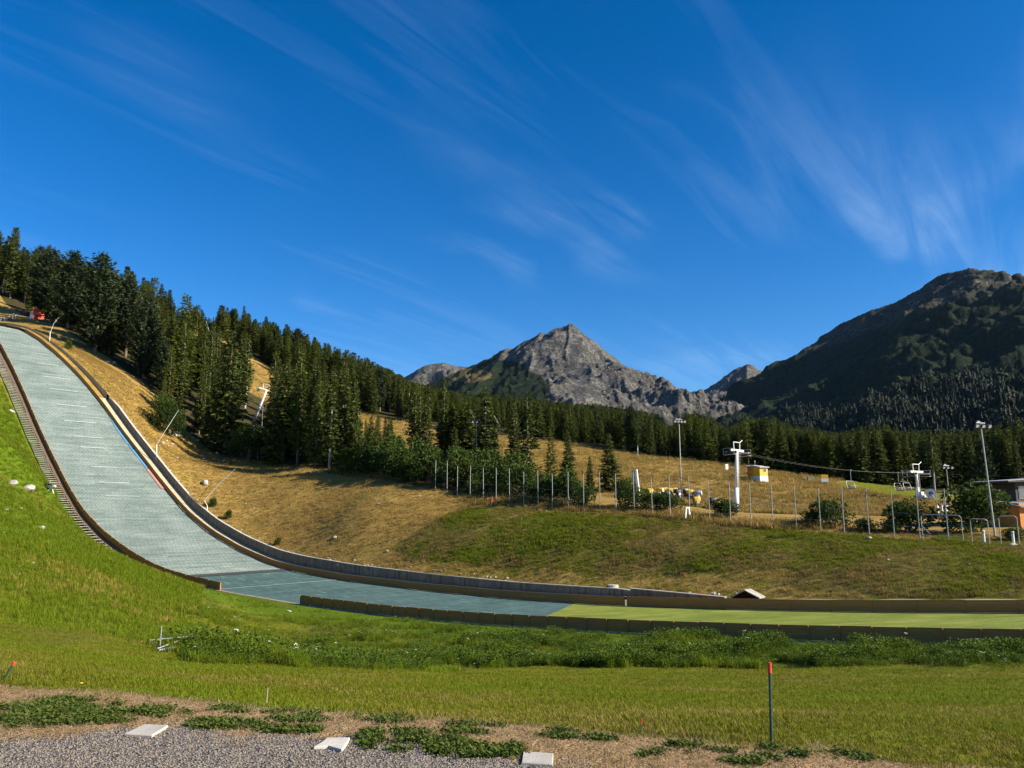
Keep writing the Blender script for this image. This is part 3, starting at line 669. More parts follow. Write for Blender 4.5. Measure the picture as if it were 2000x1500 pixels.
for (xa, xb, y) in ((205, 272, 969), (192, 252, 940), (178, 230, 913), (157, 207, 886), (143, 200, 859), (125, 187, 831), (112, 168, 804), (96, 152, 781), (84, 138, 758), (73, 118, 737), (62, 105, 718), (240, 300, 1003)):
    sc = s_on((xa + xb) / 2, y, 58.3)
    ta, tb = [min(max(float(np.interp(px_, [project(*P3(sc, q_))[0] for q_ in (52., 56., 60., 64.)], (52., 56., 60., 64.))), 51.5), float(t_far(sc)) - 2) for px_ in (xa, xb)]
    if y > 990 or tb - ta < 2: continue
    along_line('distance_line', sc, sc + .17, ta, tb, .14, M['line_white'])
sw = s_on(432, 1153, TN + .4); se = s_on(655, 1133, 67.5)
m_ = MB(); 
for k in range(12):
    a, b = k / 12, (k + 1) / 12
    f = lambda q, off: Vector(P3(sw + (se - sw) * q + off, TN + .3 + (67.3 - TN) * q, .075))
    m_.add([f(a, 0), f(b, 0), f(b, .28), f(a, .28)], [(0, 3, 2, 1)])
o = m_.build('cross_line', M['line_white'], slope, world=True)
sb0 = s_on(210, 812, 64.8); sb1 = s_on(292, 917, 66.6); sr1 = s_on(326, 962, 67.4)
along_line('blue_edge', sb0, sb1, lambda s, k: float(t_far(s)) - .62 * min(1, (s - sb0) / 6 + .15), lambda s, k: float(t_far(s)) - .2, .16, M['line_blue'], 40)
along_line('red_edge', sb1 + .2, sr1, lambda s, k: float(t_far(s)) - .75, lambda s, k: float(t_far(s)) - .2, .16, M['line_red'], 20)
along_line('blue_edge', s_on(62, 800, TN), s_on(102, 890, TN), TN + .1, TN + .4, .16, M['line_blue'], 40)
along_line('red_edge', s_on(103, 893, TN), s_on(146, 972, TN), TN + .15, TN + .45, .16, M['line_red'], 30)
# turf of the outrun
V = []; na, nb = 90, 14
for k in np.linspace(0, 1, na):
    for m in np.linspace(0, 1, nb):
        s0 = SN_END + (SF_END - SN_END) * m; s_ = s0 * (1 - k) + 120 * k; V.append(P3(s_, TN + (float(t_far(s_)) - TN) * m, 0.012))
tag(link(bpy.data.objects.new('outrun', np_mesh('outrun', V, grid_faces(na, nb)[:, ::-1], M['turf']))), 'bright mown turf of the outrun between two board fences', 'turf', kind='structure')
# ledge behind the far boards, closing soil strip further right, concrete kerb on the near side
sl = np.arange(-250, S_WALL0 + 1.1, 1.)
tag(link(bpy.data.objects.new('grass_ledge', strip_mesh('grass_ledge', sl, lambda s, k: float(t_far(s)) + .12, lambda s, k: float(t_far(s)) + LEDGE + .05, 3, .7, M['ground']))), 'dry grass ledge behind the upper boards', 'grass', kind='structure')
for nm, vv in (('verge', -1.), ('gravel', -1.), ('gold', 1.), ('brown', .4), ('lush', .2)): me_ = bpy.data.objects['grass_ledge'].data; set_attr(me_, nm, np.full(len(me_.vertices), vv))
sl = np.arange(sl[-1], S_WALL1 + 2, 1.)
tag(link(bpy.data.objects.new('walkway', strip_mesh('walkway', sl, lambda s, k: float(t_far(s)) + .12, lambda s, k: float(t_far(s)) + LEDGE + .05, 3, .84, M['sand']))), 'sandy walkway between the boards and the concrete wall', 'walkway', kind='structure')
sl = np.concatenate([np.arange(S_WALL1, 62, 1.)])
tag(link(bpy.data.objects.new('soil_strip', strip_mesh('soil_strip', sl, lambda s, k: float(t_far(s)) + .1, lambda s, k: float(t_far(s)) + LEDGE + .05, 3, lambda s, t: .2 + np.clip(t - t_far(s), 0, 2) * .2, M['ground']))), 'strip of grass behind the far boards', 'grass', kind='structure')
for nm, vv in (('verge', -1.), ('gravel', -1.), ('gold', .35), ('brown', .4), ('lush', .2)): me_ = bpy.data.objects['soil_strip'].data; set_attr(me_, nm, np.full(len(me_.vertices), vv))
mk = MB(); sl = np.arange(-250, -95, 1.5)
for a, b in zip(sl[:-1], sl[1:]):
    mk.hexa([P3(a, TN - .75, -.9), P3(b, TN - .75, -.9), P3(b, TN + .04, -.9), P3(a, TN + .04, -.9), P3(a, TN - .75, -.25), P3(b, TN - .75, -.25), P3(b, TN + .04, .008), P3(a, TN + .04, .008)])
tag(mk.build('fence_footing', M['post_wood']), 'earth footing under the upper near boards', 'footing', kind='structure')
mk = MB(); sl = np.arange(-95.5, 62, 1.5)
for a, b in zip(sl[:-1], sl[1:]):
    mk.hexa([P3(a, TN - .42, -.6), P3(b, TN - .42, -.6), P3(b, TN + .04, -.6), P3(a, TN + .04, -.6), P3(a, TN - .42, .0), P3(b, TN - .42, .0), P3(b, TN + .04, .008), P3(a, TN + .04, .008)])
tag(mk.build('kerb', M['kerb']), 'pale concrete kerb along the near edge of the run', 'kerb', kind='structure')
# ------------------------------------------------------------------ board fences: each panel a part made of planks, each post a part
def board_fence(label, s0, s1, tfun, side, step, h, npl, base=.02):
    mid = (s0 + s1) / 2; root = thing('board_fence', P3(mid, tfun(mid), 0), label, 'fence')
    n = max(1, round((s1 - s0) / step)); E = np.linspace(s0, s1, n + 1); rr = random.Random(int(s0 * 10))
    for a, b in zip(E[:-1], E[1:]):
        m = MB(); sub = 2 if abs(track_z(b) - track_z(a)) > .25 else 1; dh = rr.uniform(-.02, .02)
        for k in range(npl):
            z0 = base + h * k / npl + .002; z1 = base + h * (k + 1) / npl - .004 + (dh if k == npl - 1 else 0); off = rr.uniform(-.012, .012)
            ed = np.linspace(a + .006, b - .006, sub + 1)
            for c, d in zip(ed[:-1], ed[1:]):
                tc, td = tfun(c) + off, tfun(d) + off
                m.hexa([P3(c, tc - .025, z0), P3(d, td - .025, z0), P3(d, td + .025, z0), P3(c, tc + .025, z0), P3(c, tc - .025, z1), P3(d, td - .025, z1), P3(d, td + .025, z1), P3(c, tc + .025, z1)])
        m.build('panel', M['board'], root, world=True)
    for q in E:
        t_ = tfun(q) + side * .07; m = MB(); w = .045
        m.hexa([P3(q - w, t_ - w, -.35), P3(q + w, t_ - w, -.35), P3(q + w, t_ + w, -.35), P3(q - w, t_ + w, -.35), P3(q - w, t_ - w, base + h - .03), P3(q + w, t_ - w, base + h - .03), P3(q + w, t_ + w, base + h - .03), P3(q - w, t_ + w, base + h - .03)])
        m.build('post', M['board'], root, world=True)
    return root
board_fence('brown board fence running down beside the grey steps', -235, s_on(431, 1150, TN), lambda s: TN + .0, -1, 3.0, .92, 4)
board_fence('brown board fence along the near side of the flat outrun', s_on(588, 1172, TN), 40, lambda s: TN + .0, -1, 1.9, .92, 5)
S_F0 = s_on(45, 645, 58)
board_fence('brown board fence at the foot of the concrete wall', S_F0, S_WALL1 - 1, lambda s: float(t_far(s)) + .06, 1, 3.4, .92, 4)
board_fence('brown board fence along the far side of the turf outrun', S_WALL1 - .6, 40, lambda s: float(t_far(s)) + .0, 1, 3.4, .95, 4)
# ------------------------------------------------------------------ concrete retaining wall: panels with open joints, coping
wall = thing('retaining_wall', P3(-110, 69.2, 0), 'stained grey concrete retaining wall curving above the landing slope', 'wall')
E = np.arange(S_WALL0 + 2, S_WALL1, 2.05)
for a, b in zip(E[:-1], E[1:]):
    m = MB(); c, d = a + .025, b - .025; off = random.Random(int(a * 7)).uniform(-.02, .02)
    t0, t1 = float(t_far(c)) + LEDGE + off, float(t_far(d)) + LEDGE + off; hc, hd = float(wall_h(c)), float(wall_h(d))
    m.hexa([P3(c, t0 - .1, .5), P3(d, t1 - .1, .5), P3(d, t1 + .12, .5), P3(c, t0 + .12, .5), P3(c, t0 - .1, hc), P3(d, t1 - .1, hd), P3(d, t1 + .12, hd), P3(c, t0 + .12, hc)])
    m.build('wall_panel', M['concrete'], wall, world=True)
m = MB()
for a, b in zip(E[:-1], E[1:]):
    t0, t1 = float(t_far(a)) + LEDGE, float(t_far(b)) + LEDGE; hc, hd = float(wall_h(a)), float(wall_h(b))
    m.hexa([P3(a, t0 - .12, hc + .003), P3(b, t1 - .12, hd + .003), P3(b, t1 + .28, hd + .003), P3(a, t0 + .28, hc + .003), P3(a, t0 - .12, hc + .09), P3(b, t1 - .12, hd + .09), P3(b, t1 + .28, hd + .09), P3(a, t0 + .28, hc + .09)])
m.build('coping', M['coping'], wall, world=True)
# soil face left of the wall where the ground stands just above the ledge
m = MB(); E2 = np.arange(-250, S_WALL0 + 2.5, 2.)
for a, b in zip(E2[:-1], E2[1:]):
    t0, t1 = float(t_far(a)) + LEDGE, float(t_far(b)) + LEDGE
    m.add([P3(a, t0 + .02, .3), P3(b, t1 + .02, .3), P3(b, t1 + .02, float(wall_h(b)) + .5), P3(a, t0 + .02, float(wall_h(a)) + .5)], [(0, 1, 2, 3)])
tag(m.build('soil_face', M['sand']), 'low earth face behind the ledge of the upper boards', 'soil', kind='structure')
# ------------------------------------------------------------------ steps beside the near boards
stair = thing('outdoor_stairway', P3(-100, TN - 1.5, -.2), 'long flight of grey slab steps climbing beside the board fence', 'stairs')
lv = np.arange(-9.25, 47, .38); us = _fs[(_fs > -240) & (_fs < -92)]; uz = track_z(us)
rr = random.Random(8)
for z in lv:
    i = np.where((uz[:-1] >= z) & (uz[1:] < z))[0]
    if len(i) == 0: continue
    s_ = float(us[i[0]]); dsl = -(float(track_z(s_ + .5)) - float(track_z(s_ - .5)))
    w = min(.9, max(.34, .30 / max(dsl, .05) * .9)); j = rr.uniform(-.04, .04); zz = z - .12 + rr.uniform(-.015, .015)
    m = MB(); a, b = s_ - w / 2, s_ + w / 2; t0, t1 = TN - 2.35 + j, TN - .8 + j
    def q(s, t, z): x, y = xy(s, t); return (x, y, z)
    m.hexa([q(a, t0, zz - .09), q(b, t0, zz - .09), q(b, t1, zz - .09), q(a, t1, zz - .09), q(a, t0, zz), q(b, t0, zz), q(b, t1, zz), q(a, t1, zz)])
    m.build('step', M['step'], stair, world=True)
for t_ in (TN - 2.3, TN - .9):
    m = MB(); E3 = np.arange(-240, -95, 2.)
    for a, b in zip(E3[:-1], E3[1:]):
        m.hexa([P3(a, t_ - .04, -.75), P3(b, t_ - .04, -.75), P3(b, t_ + .04, -.75), P3(a, t_ + .04, -.75), P3(a, t_ - .04, -.36), P3(b, t_ - .04, -.36), P3(b, t_ + .04, -.36), P3(a, t_ + .04, -.36)])
    m.build('stringer', M['post_wood'], stair, world=True)
# ------------------------------------------------------------------ concrete wing wall, culvert hood, manhole by the far boards
sa, sb = s_on(1245, 1165, 70), s_on(1428, 1172, 70)
ab = thing('wing_wall', P3((sa + sb) / 2, 70, .5), 'smooth grey concrete wing wall sloping down behind the far boards', 'wall')
m = MB(); ta, tb = float(t_far(sa)) + .7, float(t_far(sb)) + .7
m.hexa([P3(sa, ta, -.2), P3(sb, tb, -.2), P3(sb, tb + .3, -.2), P3(sa, ta + .3, -.2), P3(sa, ta, 1.62), P3(sb, tb, .98), P3(sb, tb + .3, .98), P3(sa, ta + .3, 1.62)]); m.build('wall_face', M['concrete'], ab, world=True)
m = MB(); m.hexa([P3(sa - .1, ta - .06, 1.625), P3(sb, tb - .06, .985), P3(sb, tb + .45, .985), P3(sa - .1, ta + .45, 1.625), P3(sa - .1, ta - .06, 1.72), P3(sb, tb - .06, 1.06), P3(sb, tb + .45, 1.06), P3(sa - .1, ta + .45, 1.72)]); m.build('coping', M['pale_concrete'], ab, world=True)
M['dark'] = simple('painted_culvert_shade', (.012, .012, .012), .9); M['rubble'] = concrete('rubble_stone', (.34, .33, .31), .4)  # near-black colour imitates the shade inside the culvert
sc, w = s_on(1465, 1172, 70), 1.45; tc = float(t_far(sc)) + .8
cu = thing('culvert_hood', P3(sc, tc, .4), 'low gabled culvert mouth with pale edges behind the far boards', 'culvert')
for sg in (-1, 1):
    m = MB(); a = Vector(P3(sc, tc, 1.62)); b = Vector(P3(sc + sg * w, tc, .92)); n_ = Vector((NX, NY, 0)); u_ = Vector((0, 0, .09))
    m.hexa([a, b, b + n_ * 1.4, a + n_ * 1.4, a + u_, b + u_, b + n_ * 1.4 + u_, a + n_ * 1.4 + u_]); m.build('roof_slab', M['pale_concrete'], cu, world=True)
m = MB(); n_ = Vector((NX, NY, 0)) * .5
m.add([Vector(P3(sc - w, tc, .3)) + n_, Vector(P3(sc + w, tc, .3)) + n_, Vector(P3(sc + w, tc, .93)) + n_, Vector(P3(sc, tc, 1.63)) + n_, Vector(P3(sc - w, tc, .93)) + n_], [(0, 1, 2, 3, 4)]); m.build('mouth', M['dark'], cu, world=True)  # flat black panel set in the opening as its painted inner shade
p = P3(s_on(1198, 1163, 70.3), 70.3, float(wall_h(-43)) - .3)
mh = thing('manhole_ring', p, 'pale concrete manhole ring standing in the dry grass above the boards', 'manhole')
MB().lathe([(.55, -.3), (.55, .85), (.42, .85), (.42, .5)], (0, 0, 0), n=20).build('ring', M['coping'], mh); MB().lathe([(.56, .853), (.56, .95), (.2, .97)], (0, 0, 0), n=20).build('lid', M['pale_concrete'], mh)
# ------------------------------------------------------------------ trees
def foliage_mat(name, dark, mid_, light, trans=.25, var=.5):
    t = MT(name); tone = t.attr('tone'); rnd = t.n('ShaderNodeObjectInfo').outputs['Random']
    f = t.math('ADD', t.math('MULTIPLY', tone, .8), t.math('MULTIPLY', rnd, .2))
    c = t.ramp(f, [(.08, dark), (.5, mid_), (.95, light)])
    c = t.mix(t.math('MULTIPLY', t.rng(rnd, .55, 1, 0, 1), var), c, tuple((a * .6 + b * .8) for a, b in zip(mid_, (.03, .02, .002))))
    t.done(c, .7); t.b.inputs['Specular IOR Level'].default_value = .15
    tr = t.n('ShaderNodeBsdfTranslucent'); t.L(c, tr.inputs[0]); mx = t.n('ShaderNodeMixShader'); mx.inputs[0].default_value = trans
    t.L(t.b.outputs[0], mx.inputs[1]); t.L(tr.outputs[0], mx.inputs[2]); t.L(mx.outputs[0], t.nt.nodes['Material Output'].inputs['Surface'])
    return t.m
M['spruce'] = foliage_mat('spruce_needles', (.017, .027, .006), (.056, .074, .013), (.125, .145, .028), .22)
M['larch'] = foliage_mat('larch_needles', (.026, .040, .007), (.066, .088, .011), (.125, .145, .022), .3)
M['pine'] = foliage_mat('pine_needles', (.013, .022, .010), (.030, .046, .018), (.060, .080, .032), .15)
M['leaf'] = foliage_mat('shrub_leaves', (.018, .032, .006), (.042, .072, .010), (.085, .125, .02), .3)
M['bark'] = simple('conifer_bark', (.15, .115, .085), .9, var=.5, scale=2.)
M['bark_grey'] = simple('bleached_bark', (.30, .27, .23), .9, var=.35, scale=2.)
def kites_mesh(name, P, D, S, tone, mat):
    # P base, D tip vector, S half-width vector at 40% of the length
    n = len(P); V = np.empty((n, 4, 3)); V[:, 0] = P; V[:, 1] = P + D * .45 + S; V[:, 2] = P + D; V[:, 3] = P + D * .45 - S
    F = np.arange(n * 4).reshape(n, 4); me = np_mesh(name, V.reshape(-1, 3), F, mat, smooth=False)
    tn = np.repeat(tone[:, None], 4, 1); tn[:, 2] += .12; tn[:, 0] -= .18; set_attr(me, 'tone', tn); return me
def trunk_mesh(name, H, r, mat, seed, top=.97, stubs=0):
    rr = random.Random(seed); m = MB(); pts = []; x = y = 0
    for i in range(7):
        k = i / 6; pts.append(((x, y, H * top * k - (.6 if i == 0 else 0)), r * (1 - k) ** .8 + .02)); x += rr.uniform(-.08, .08); y += rr.uniform(-.08, .08)
    for (a, ra), (b, rb) in zip(pts[:-1], pts[1:]): m.tube(a, b, ra, rb, 7, caps=False)
    for i in range(stubs):
        z = H * rr.uniform(.08, .5); q = rr.uniform(0, 6.28); L_ = rr.uniform(.5, 1.5); m.tube((0, 0, z), (math.cos(q) * L_, math.sin(q) * L_, z - .1 * L_), .03, .01, 4)
    return m.mesh(name, mat, True)
def conifer(kind, seed, H=18., Rm=2.6, c0=.06, dens=1., mat=None):
    g = np.random.RandomState(seed); P = []; D = []; S = []; T = []
    z = H * c0; asym = g.uniform(0, 6.28)
    while z < H * .985:
        h = (z - H * c0) / (H * (1 - c0)); hh = z / H
        if kind == 'spruce': rad = Rm * (1 - h) ** .75 * min(1, .6 + h * 5); nb = g.randint(5, 8); step = .40 + .16 * (1 - h)
        elif kind == 'larch': rad = Rm * (1 - h) ** .6 * min(1, .45 + h * 3) * g.uniform(.7, 1.15); nb = g.randint(4, 7); step = .42
        else: rad = Rm * min(1, .5 + h * 2.2) * (1 - h ** 2.6) ** .7 * g.uniform(.75, 1.2); nb = g.randint(5, 8); step = .45
        a0 = g.uniform(0, 6.28)
        for b in range(nb):
            if g.rand() > dens: continue
            a = a0 + b * 6.283 / nb + g.uniform(-.35, .35); L_ = rad * g.uniform(.62, 1.15) * (1 + .14 * math.cos(a - asym)) + .12
            if kind == 'spruce': up0 = .35 * h - .28 + g.uniform(-.12, .12); curl = .30
            elif kind == 'larch': up0 = .12 + .3 * h + g.uniform(-.2, .2); curl = .15
            else: up0 = .25 + .4 * h + g.uniform(-.2, .2); curl = .45
            o = np.array([math.cos(a), math.sin(a), 0.]); sdv = np.array([-math.sin(a), math.cos(a), 0.])
            br = g.uniform(-.25, .25); n = max(2, int(L_ / (.26 if kind != 'larch' else .3)))
            for i in range(n):
                k = (i + .6) / n
                if k < .18 and L_ > 1.2: continue
                p = o * L_ * k + np.array([0, 0, z + L_ * (up0 * k + curl * k * k * .5 - (.16 * k if kind == 'spruce' else 0))])
                tw = (.36 + .46 * (1 - k)) * min(1.15, .5 + L_ * .30) * g.uniform(.75, 1.3)
                for sg in (-1, 1):
                    dv = (sdv * sg * g.uniform(.6, 1.) + o * g.uniform(.4, .9) + np.array([0, 0, g.uniform(-.75, .05) if kind == 'spruce' else g.uniform(-.5, .35)])) * tw
                    nrm = np.cross(dv, np.array([g.normal(), g.normal(), .7])); nrm /= np.linalg.norm(nrm) + 1e-9
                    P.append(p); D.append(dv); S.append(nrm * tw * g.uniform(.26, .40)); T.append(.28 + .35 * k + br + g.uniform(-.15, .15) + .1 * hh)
                if kind != 'larch' and g.rand() < .6:
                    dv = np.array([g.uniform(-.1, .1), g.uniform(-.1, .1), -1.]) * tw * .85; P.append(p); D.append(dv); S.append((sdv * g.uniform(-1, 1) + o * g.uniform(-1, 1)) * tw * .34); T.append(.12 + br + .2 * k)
            p = o * L_ * .86 + np.array([0, 0, z + L_ * (up0 * .86 + curl * .37 - (.13 if kind == 'spruce' else 0))])
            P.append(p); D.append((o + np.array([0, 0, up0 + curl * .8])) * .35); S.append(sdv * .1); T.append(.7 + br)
        z += step
    P.append(np.array([0, 0, H * .93])); D.append(np.array([0, 0, H * .07])); S.append(np.array([.12, 0, 0])); T.append(.6)
    P.append(np.array([0, 0, H * .93])); D.append(np.array([0, 0, H * .07])); S.append(np.array([0, .12, 0])); T.append(.6)
    return kites_mesh('crown', np.array(P), np.array(D), np.array(S), np.clip(np.array(T), 0, 1), mat)
def bush_mesh(seed, w, h, n, mat, leaf=.30):
    g = np.random.RandomState(seed); nl = 16; C = []; 
    for i in range(nl):
        a = g.uniform(0, 6.28); r = w * .36 * math.sqrt(g.rand()); z = h * g.uniform(.18, .82); rr_ = w * g.uniform(.16, .26) * (1.15 - .5 * z / h); C.append((math.cos(a) * r * (1.1 - .6 * z / h), math.sin(a) * r * (1.1 - .6 * z / h), z, rr_))
    C = np.array(C); id_ = g.randint(0, nl, n); v = g.normal(size=(n, 3)); v /= np.linalg.norm(v, axis=1)[:, None]
    rad = C[id_, 3] * (.55 + .5 * g.rand(n) ** .5); P = C[id_, :3] + v * rad[:, None] * np.array([1, 1, .95]); P[:, 2] = np.maximum(P[:, 2], .05)
    D = v * .6 + g.normal(size=(n, 3)) * .6; D /= np.linalg.norm(D, axis=1)[:, None]; D *= leaf * g.uniform(.6, 1.3, n)[:, None]
    S = np.cross(D, g.normal(size=(n, 3))); S /= np.linalg.norm(S, axis=1)[:, None]; S *= leaf * .3
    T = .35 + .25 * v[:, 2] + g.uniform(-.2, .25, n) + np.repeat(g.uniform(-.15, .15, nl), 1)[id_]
    return kites_mesh('foliage', P, D, S, np.clip(T, 0, 1), mat)
def stems_mesh(seed, w, h):
    rr = random.Random(seed); m = MB()
    for i in range(6):
        a = rr.uniform(0, 6.28); m.tube((math.cos(a) * .15, math.sin(a) * .15, -.4), (math.cos(a) * w * .25, math.sin(a) * w * .25, h * .7), .07, .02, 5)
    return m.mesh('stems', M['bark'])
PROTO = {}
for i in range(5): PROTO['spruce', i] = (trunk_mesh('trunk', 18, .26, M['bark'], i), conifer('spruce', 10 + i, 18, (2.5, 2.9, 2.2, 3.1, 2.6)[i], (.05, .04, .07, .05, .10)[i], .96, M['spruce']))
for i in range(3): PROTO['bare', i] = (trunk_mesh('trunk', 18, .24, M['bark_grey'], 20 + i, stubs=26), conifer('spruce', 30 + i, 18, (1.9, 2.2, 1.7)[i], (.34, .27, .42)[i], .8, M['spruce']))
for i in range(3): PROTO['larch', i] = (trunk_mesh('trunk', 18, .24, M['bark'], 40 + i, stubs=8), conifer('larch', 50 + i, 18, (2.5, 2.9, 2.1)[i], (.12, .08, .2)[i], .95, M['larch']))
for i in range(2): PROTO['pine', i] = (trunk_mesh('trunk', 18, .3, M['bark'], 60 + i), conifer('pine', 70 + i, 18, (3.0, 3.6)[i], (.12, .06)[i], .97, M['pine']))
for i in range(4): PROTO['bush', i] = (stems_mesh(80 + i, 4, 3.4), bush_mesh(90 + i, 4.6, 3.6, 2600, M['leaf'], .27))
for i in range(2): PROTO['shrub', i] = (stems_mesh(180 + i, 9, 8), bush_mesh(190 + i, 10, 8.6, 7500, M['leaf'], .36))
NVAR = {'spruce': 5, 'bare': 3, 'larch': 3, 'pine': 2, 'bush': 4, 'shrub': 2}
TNAME = {'spruce': 'spruce_tree', 'bare': 'spruce_tree', 'larch': 'larch_tree', 'pine': 'pine_tree', 'bush': 'bush', 'shrub': 'shrub'}
TCAT = {'spruce': 'tree', 'bare': 'tree', 'larch': 'tree', 'pine': 'tree', 'bush': 'bush', 'shrub': 'bush'}
trr = random.Random(77); N_TREES = 0
def plant(kind, x, y, H, label, group=None, z=None, wide=1., var=None):
    global N_TREES
    i = trr.randrange(NVAR[kind]) if var is None else var; a, b = PROTO[kind, i]; base = {'bush': 3.6, 'shrub': 8.6}.get(kind, 18.)
    o = thing(TNAME[kind], (x, y, (hz(x, y) if z is None else z) - .05), label, TCAT[kind], group, trr.uniform(0, 6.28))
    k = H / base; o.scale = (k * wide, k * wide, k)
    n = ('stems', 'foliage') if kind in ('bush', 'shrub') else ('trunk', 'crown')
    for nm, me in zip(n, (a, b)):
        c = link(bpy.data.objects.new(nm, me)); c.parent = o
    N_TREES += 1; return o
# skyline of the woods in the photograph (pixel row of the highest tip for each column)
SX = [-200, 0, 40, 75, 100, 130, 165, 200, 228, 265, 300, 325, 365, 395, 430, 466, 500, 525, 562, 612, 652, 680, 725, 775, 800, 850, 900, 1000, 1100, 1200, 1280, 1310, 1350, 1390, 1420, 1460, 1500, 1560, 1640, 1720, 1800, 1900, 2000, 2200]
SY = [380, 420, 428, 470, 460, 492, 497, 515, 510, 540, 542, 600, 573, 620, 594, 592, 612, 612, 632, 655, 675, 680, 702, 727, 742, 752, 765, 770, 782, 790, 802, 830, 797, 812, 832, 815, 805, 828, 842, 822, 838, 832, 812, 800]
def skyline(px): return float(np.interp(px, SX, SY))
def top_for(x, y, py):                 # height of a tree at x, y whose tip lies on pixel row py
    d2 = (750 - py) / FPX; slope_ = (SP + d2 * CP) / (CP - d2 * SP); return y * slope_ - hz(x, y)
placed = []
def free(x, y, r):
    for (a, b) in placed:
        if (a - x) ** 2 + (b - y) ** 2 < r * r: return False
    return True
# trees that stand out singly
SOLO = [('larch', 820, 190, 732, 'tall thin larch standing alone on the golden piste', .75, 2), ('larch', 866, 168, 738, 'yellow-green larch rising from bushes beside the thin one', .8, 0), ('spruce', 889, 150, 836, 'short dark spruce left of the floodlight mast in the bushes', 1.1, 1),
        ('bare', 947, 152, 752, 'tall open spruce just right of the floodlight mast', 1.15, 1), ('spruce', 1004, 158, 778, 'dark broad spruce of the pair in front of the peak', 1.1, 0), ('bare', 1032, 150, 762, 'taller spruce of the pair with a pale bare trunk', 1.2, 0),
        ('larch', 1076, 134, 838, 'bright narrow larch behind the row of net posts', .9, 1), ('spruce', 1111, 140, 840, 'dark pointed spruce next to the bright larch', 1.1, 3), ('spruce', 1190, 142, 845, 'single dark spruce with spreading boughs on the piste', 1.45, 3), ('spruce', 1153, 141, 890, 'small young spruce left of the spreading one', 1.3, 0),
        ('spruce', 438, 180, 642, 'big layered spruce beside the leaning lift pylon', 1.15, 3), ('larch', 352, 208, 574, 'broad yellow-green larch above the dry slope', 1.2, 1), ('spruce', 425, 262, 594, 'dense dark spruce on the crest beside a thin lance', 1.5, 1),
        ('larch', 318, 190, 735, 'young bright larch behind the round shrub', .9, 0), ('pine', 185, 222, 497, 'round-headed pine on the skyline above the red hut', 1.1, 1)]
for (k, px, d, ty, lab, wd, var) in SOLO:
    x, y = float((px - 1000) / FPX * d), float(d)
    # column of the pixel is taken on the row of the trunk foot
    for _ in range(3):
        zz = hz(x, y); f = y * CP + zz * SP; x = (px - 1000) / FPX * f
    H = top_for(x, y, ty); plant(k, x, y, max(4, H), lab, None, None, wd, var); placed.append((x, y))
def scatter(n, pxr, pick, kinds, cap, hr, spacing, labels, group, wts):
    c = 0; tries = 0
    while c < n and tries < n * 60:
        tries += 1; px = trr.uniform(*pxr); x, y = pick(px)
        if x is None or not free(x, y, spacing): continue
        if float(piste_d(np.array([x]), np.array([y]))[0]) < 1.5: continue
        zz = hz(x, y); ppx = float(project(x, y, zz)[0]); Hc = top_for(x, y, cap(ppx)); H = min(trr.uniform(*hr) * (1.32 if ppx < 300 else 1.), Hc * trr.choice((1., 1., .93, .85)))
        if H < hr[0] * .55: continue
        k = trr.choices(kinds, wts)[0]; placed.append((x, y))
        lb_, gr_ = labels(k, H, ppx); plant(k, x, y, H, lb_, gr_, zz, trr.uniform(.74, 1.34)); c += 1
    return c
def lab(zones):
    ed = [z[0] for z in zones]; ph = [z[1] for z in zones]
    def f(k, H, px):
        w = ph[int(np.searchsorted(ed, px)) if px < ed[-1] else -1]; sz_ = 'tall' if H > 17 else 'mid-height' if H > 11.5 else 'short'
        q = {'spruce': sz_ + ' dark green spruce', 'bare': sz_ + ' spruce with a bare lower trunk', 'larch': sz_ + ' yellow-green larch', 'pine': sz_ + ' bushy dark pine'}[k]
        return q + ' ' + w, q.replace('spruce', 'spruces').replace('larch', 'larches').replace('pine', 'pines') + ' ' + w
    return f
KS = ['spruce', 'bare', 'larch', 'pine']
def by_t(t0, t1, dmax=430):
    def f(px):
        t_ = trr.uniform(t0, t1); tx = (px - 1000) / FPX; den = NX * tx + NY
        if den < .05: return None, None
        y = t_ / den
        return (tx * y, y) if y < dmax else (None, None)
    return f
def by_d(d0, d1):
    def f(px): y = d0 + (d1 - d0) * trr.random() ** 2.4; return (px - 1000) / FPX * (y * CP + 14 * SP), y
    return f
def cap_front(px):
    s_ = skyline(px)
    if 455 < px < 528: return max(s_, 845)
    if 690 < px < 900: return max(s_, 812 if px < 765 else 880)
    if 395 < px <= 412: return max(s_, 690)
    return s_
L1 = lab(((140, 'at the wood edge beside the red hut'), (300, 'at the wood edge right of the red hut'), (455, 'at the wood edge behind the round shrub'), (600, 'at the wood edge beside the leaning pylon'), (700, 'at the wood edge above the lower dry slope'), (3000, 'in the thicket left of the net posts')))
L2 = lab(((120, 'on the hilltop above the red hut'), (300, 'on the hill above the upper dry slope'), (460, 'on the hill behind the leaning pylon'), (620, 'on the hill above the golden clearing'), (3000, 'on the long ridge left of the thin larch')))
L3 = lab(((1040, 'in the belt behind the pair of spruces'), (1200, 'in the belt under the pyramid peak'), (3000, 'in the belt behind the tall floodlight mast')))
L4 = lab(((1470, 'in the forest behind the big white pylon'), (1640, 'in the forest behind the yellow hut'), (1800, 'in the forest behind the hanging chairs'), (3000, 'in the forest behind the orange lodge')))
G1_ = G2_ = G3_ = G4_ = None
scatter(24, (528, 700), by_t(90, 103), KS, cap_front, (16, 25), 3.2, L1, G1_, (5, 2, 2, 1))
scatter(50, (-40, 690), by_t(90, 101), KS, cap_front, (11, 24), 4.2, L1, G1_, (5, 2, 2, 2))
scatter(24, (680, 900), by_t(92, 112), KS, cap_front, (7, 15), 3.5, L1, G1_, (4, 1, 2, 1))
scatter(72, (-80, 900), by_t(101, 215, 400), KS, skyline, (13, 24), 4.6, L2, G2_, (5, 2, 2, 1))
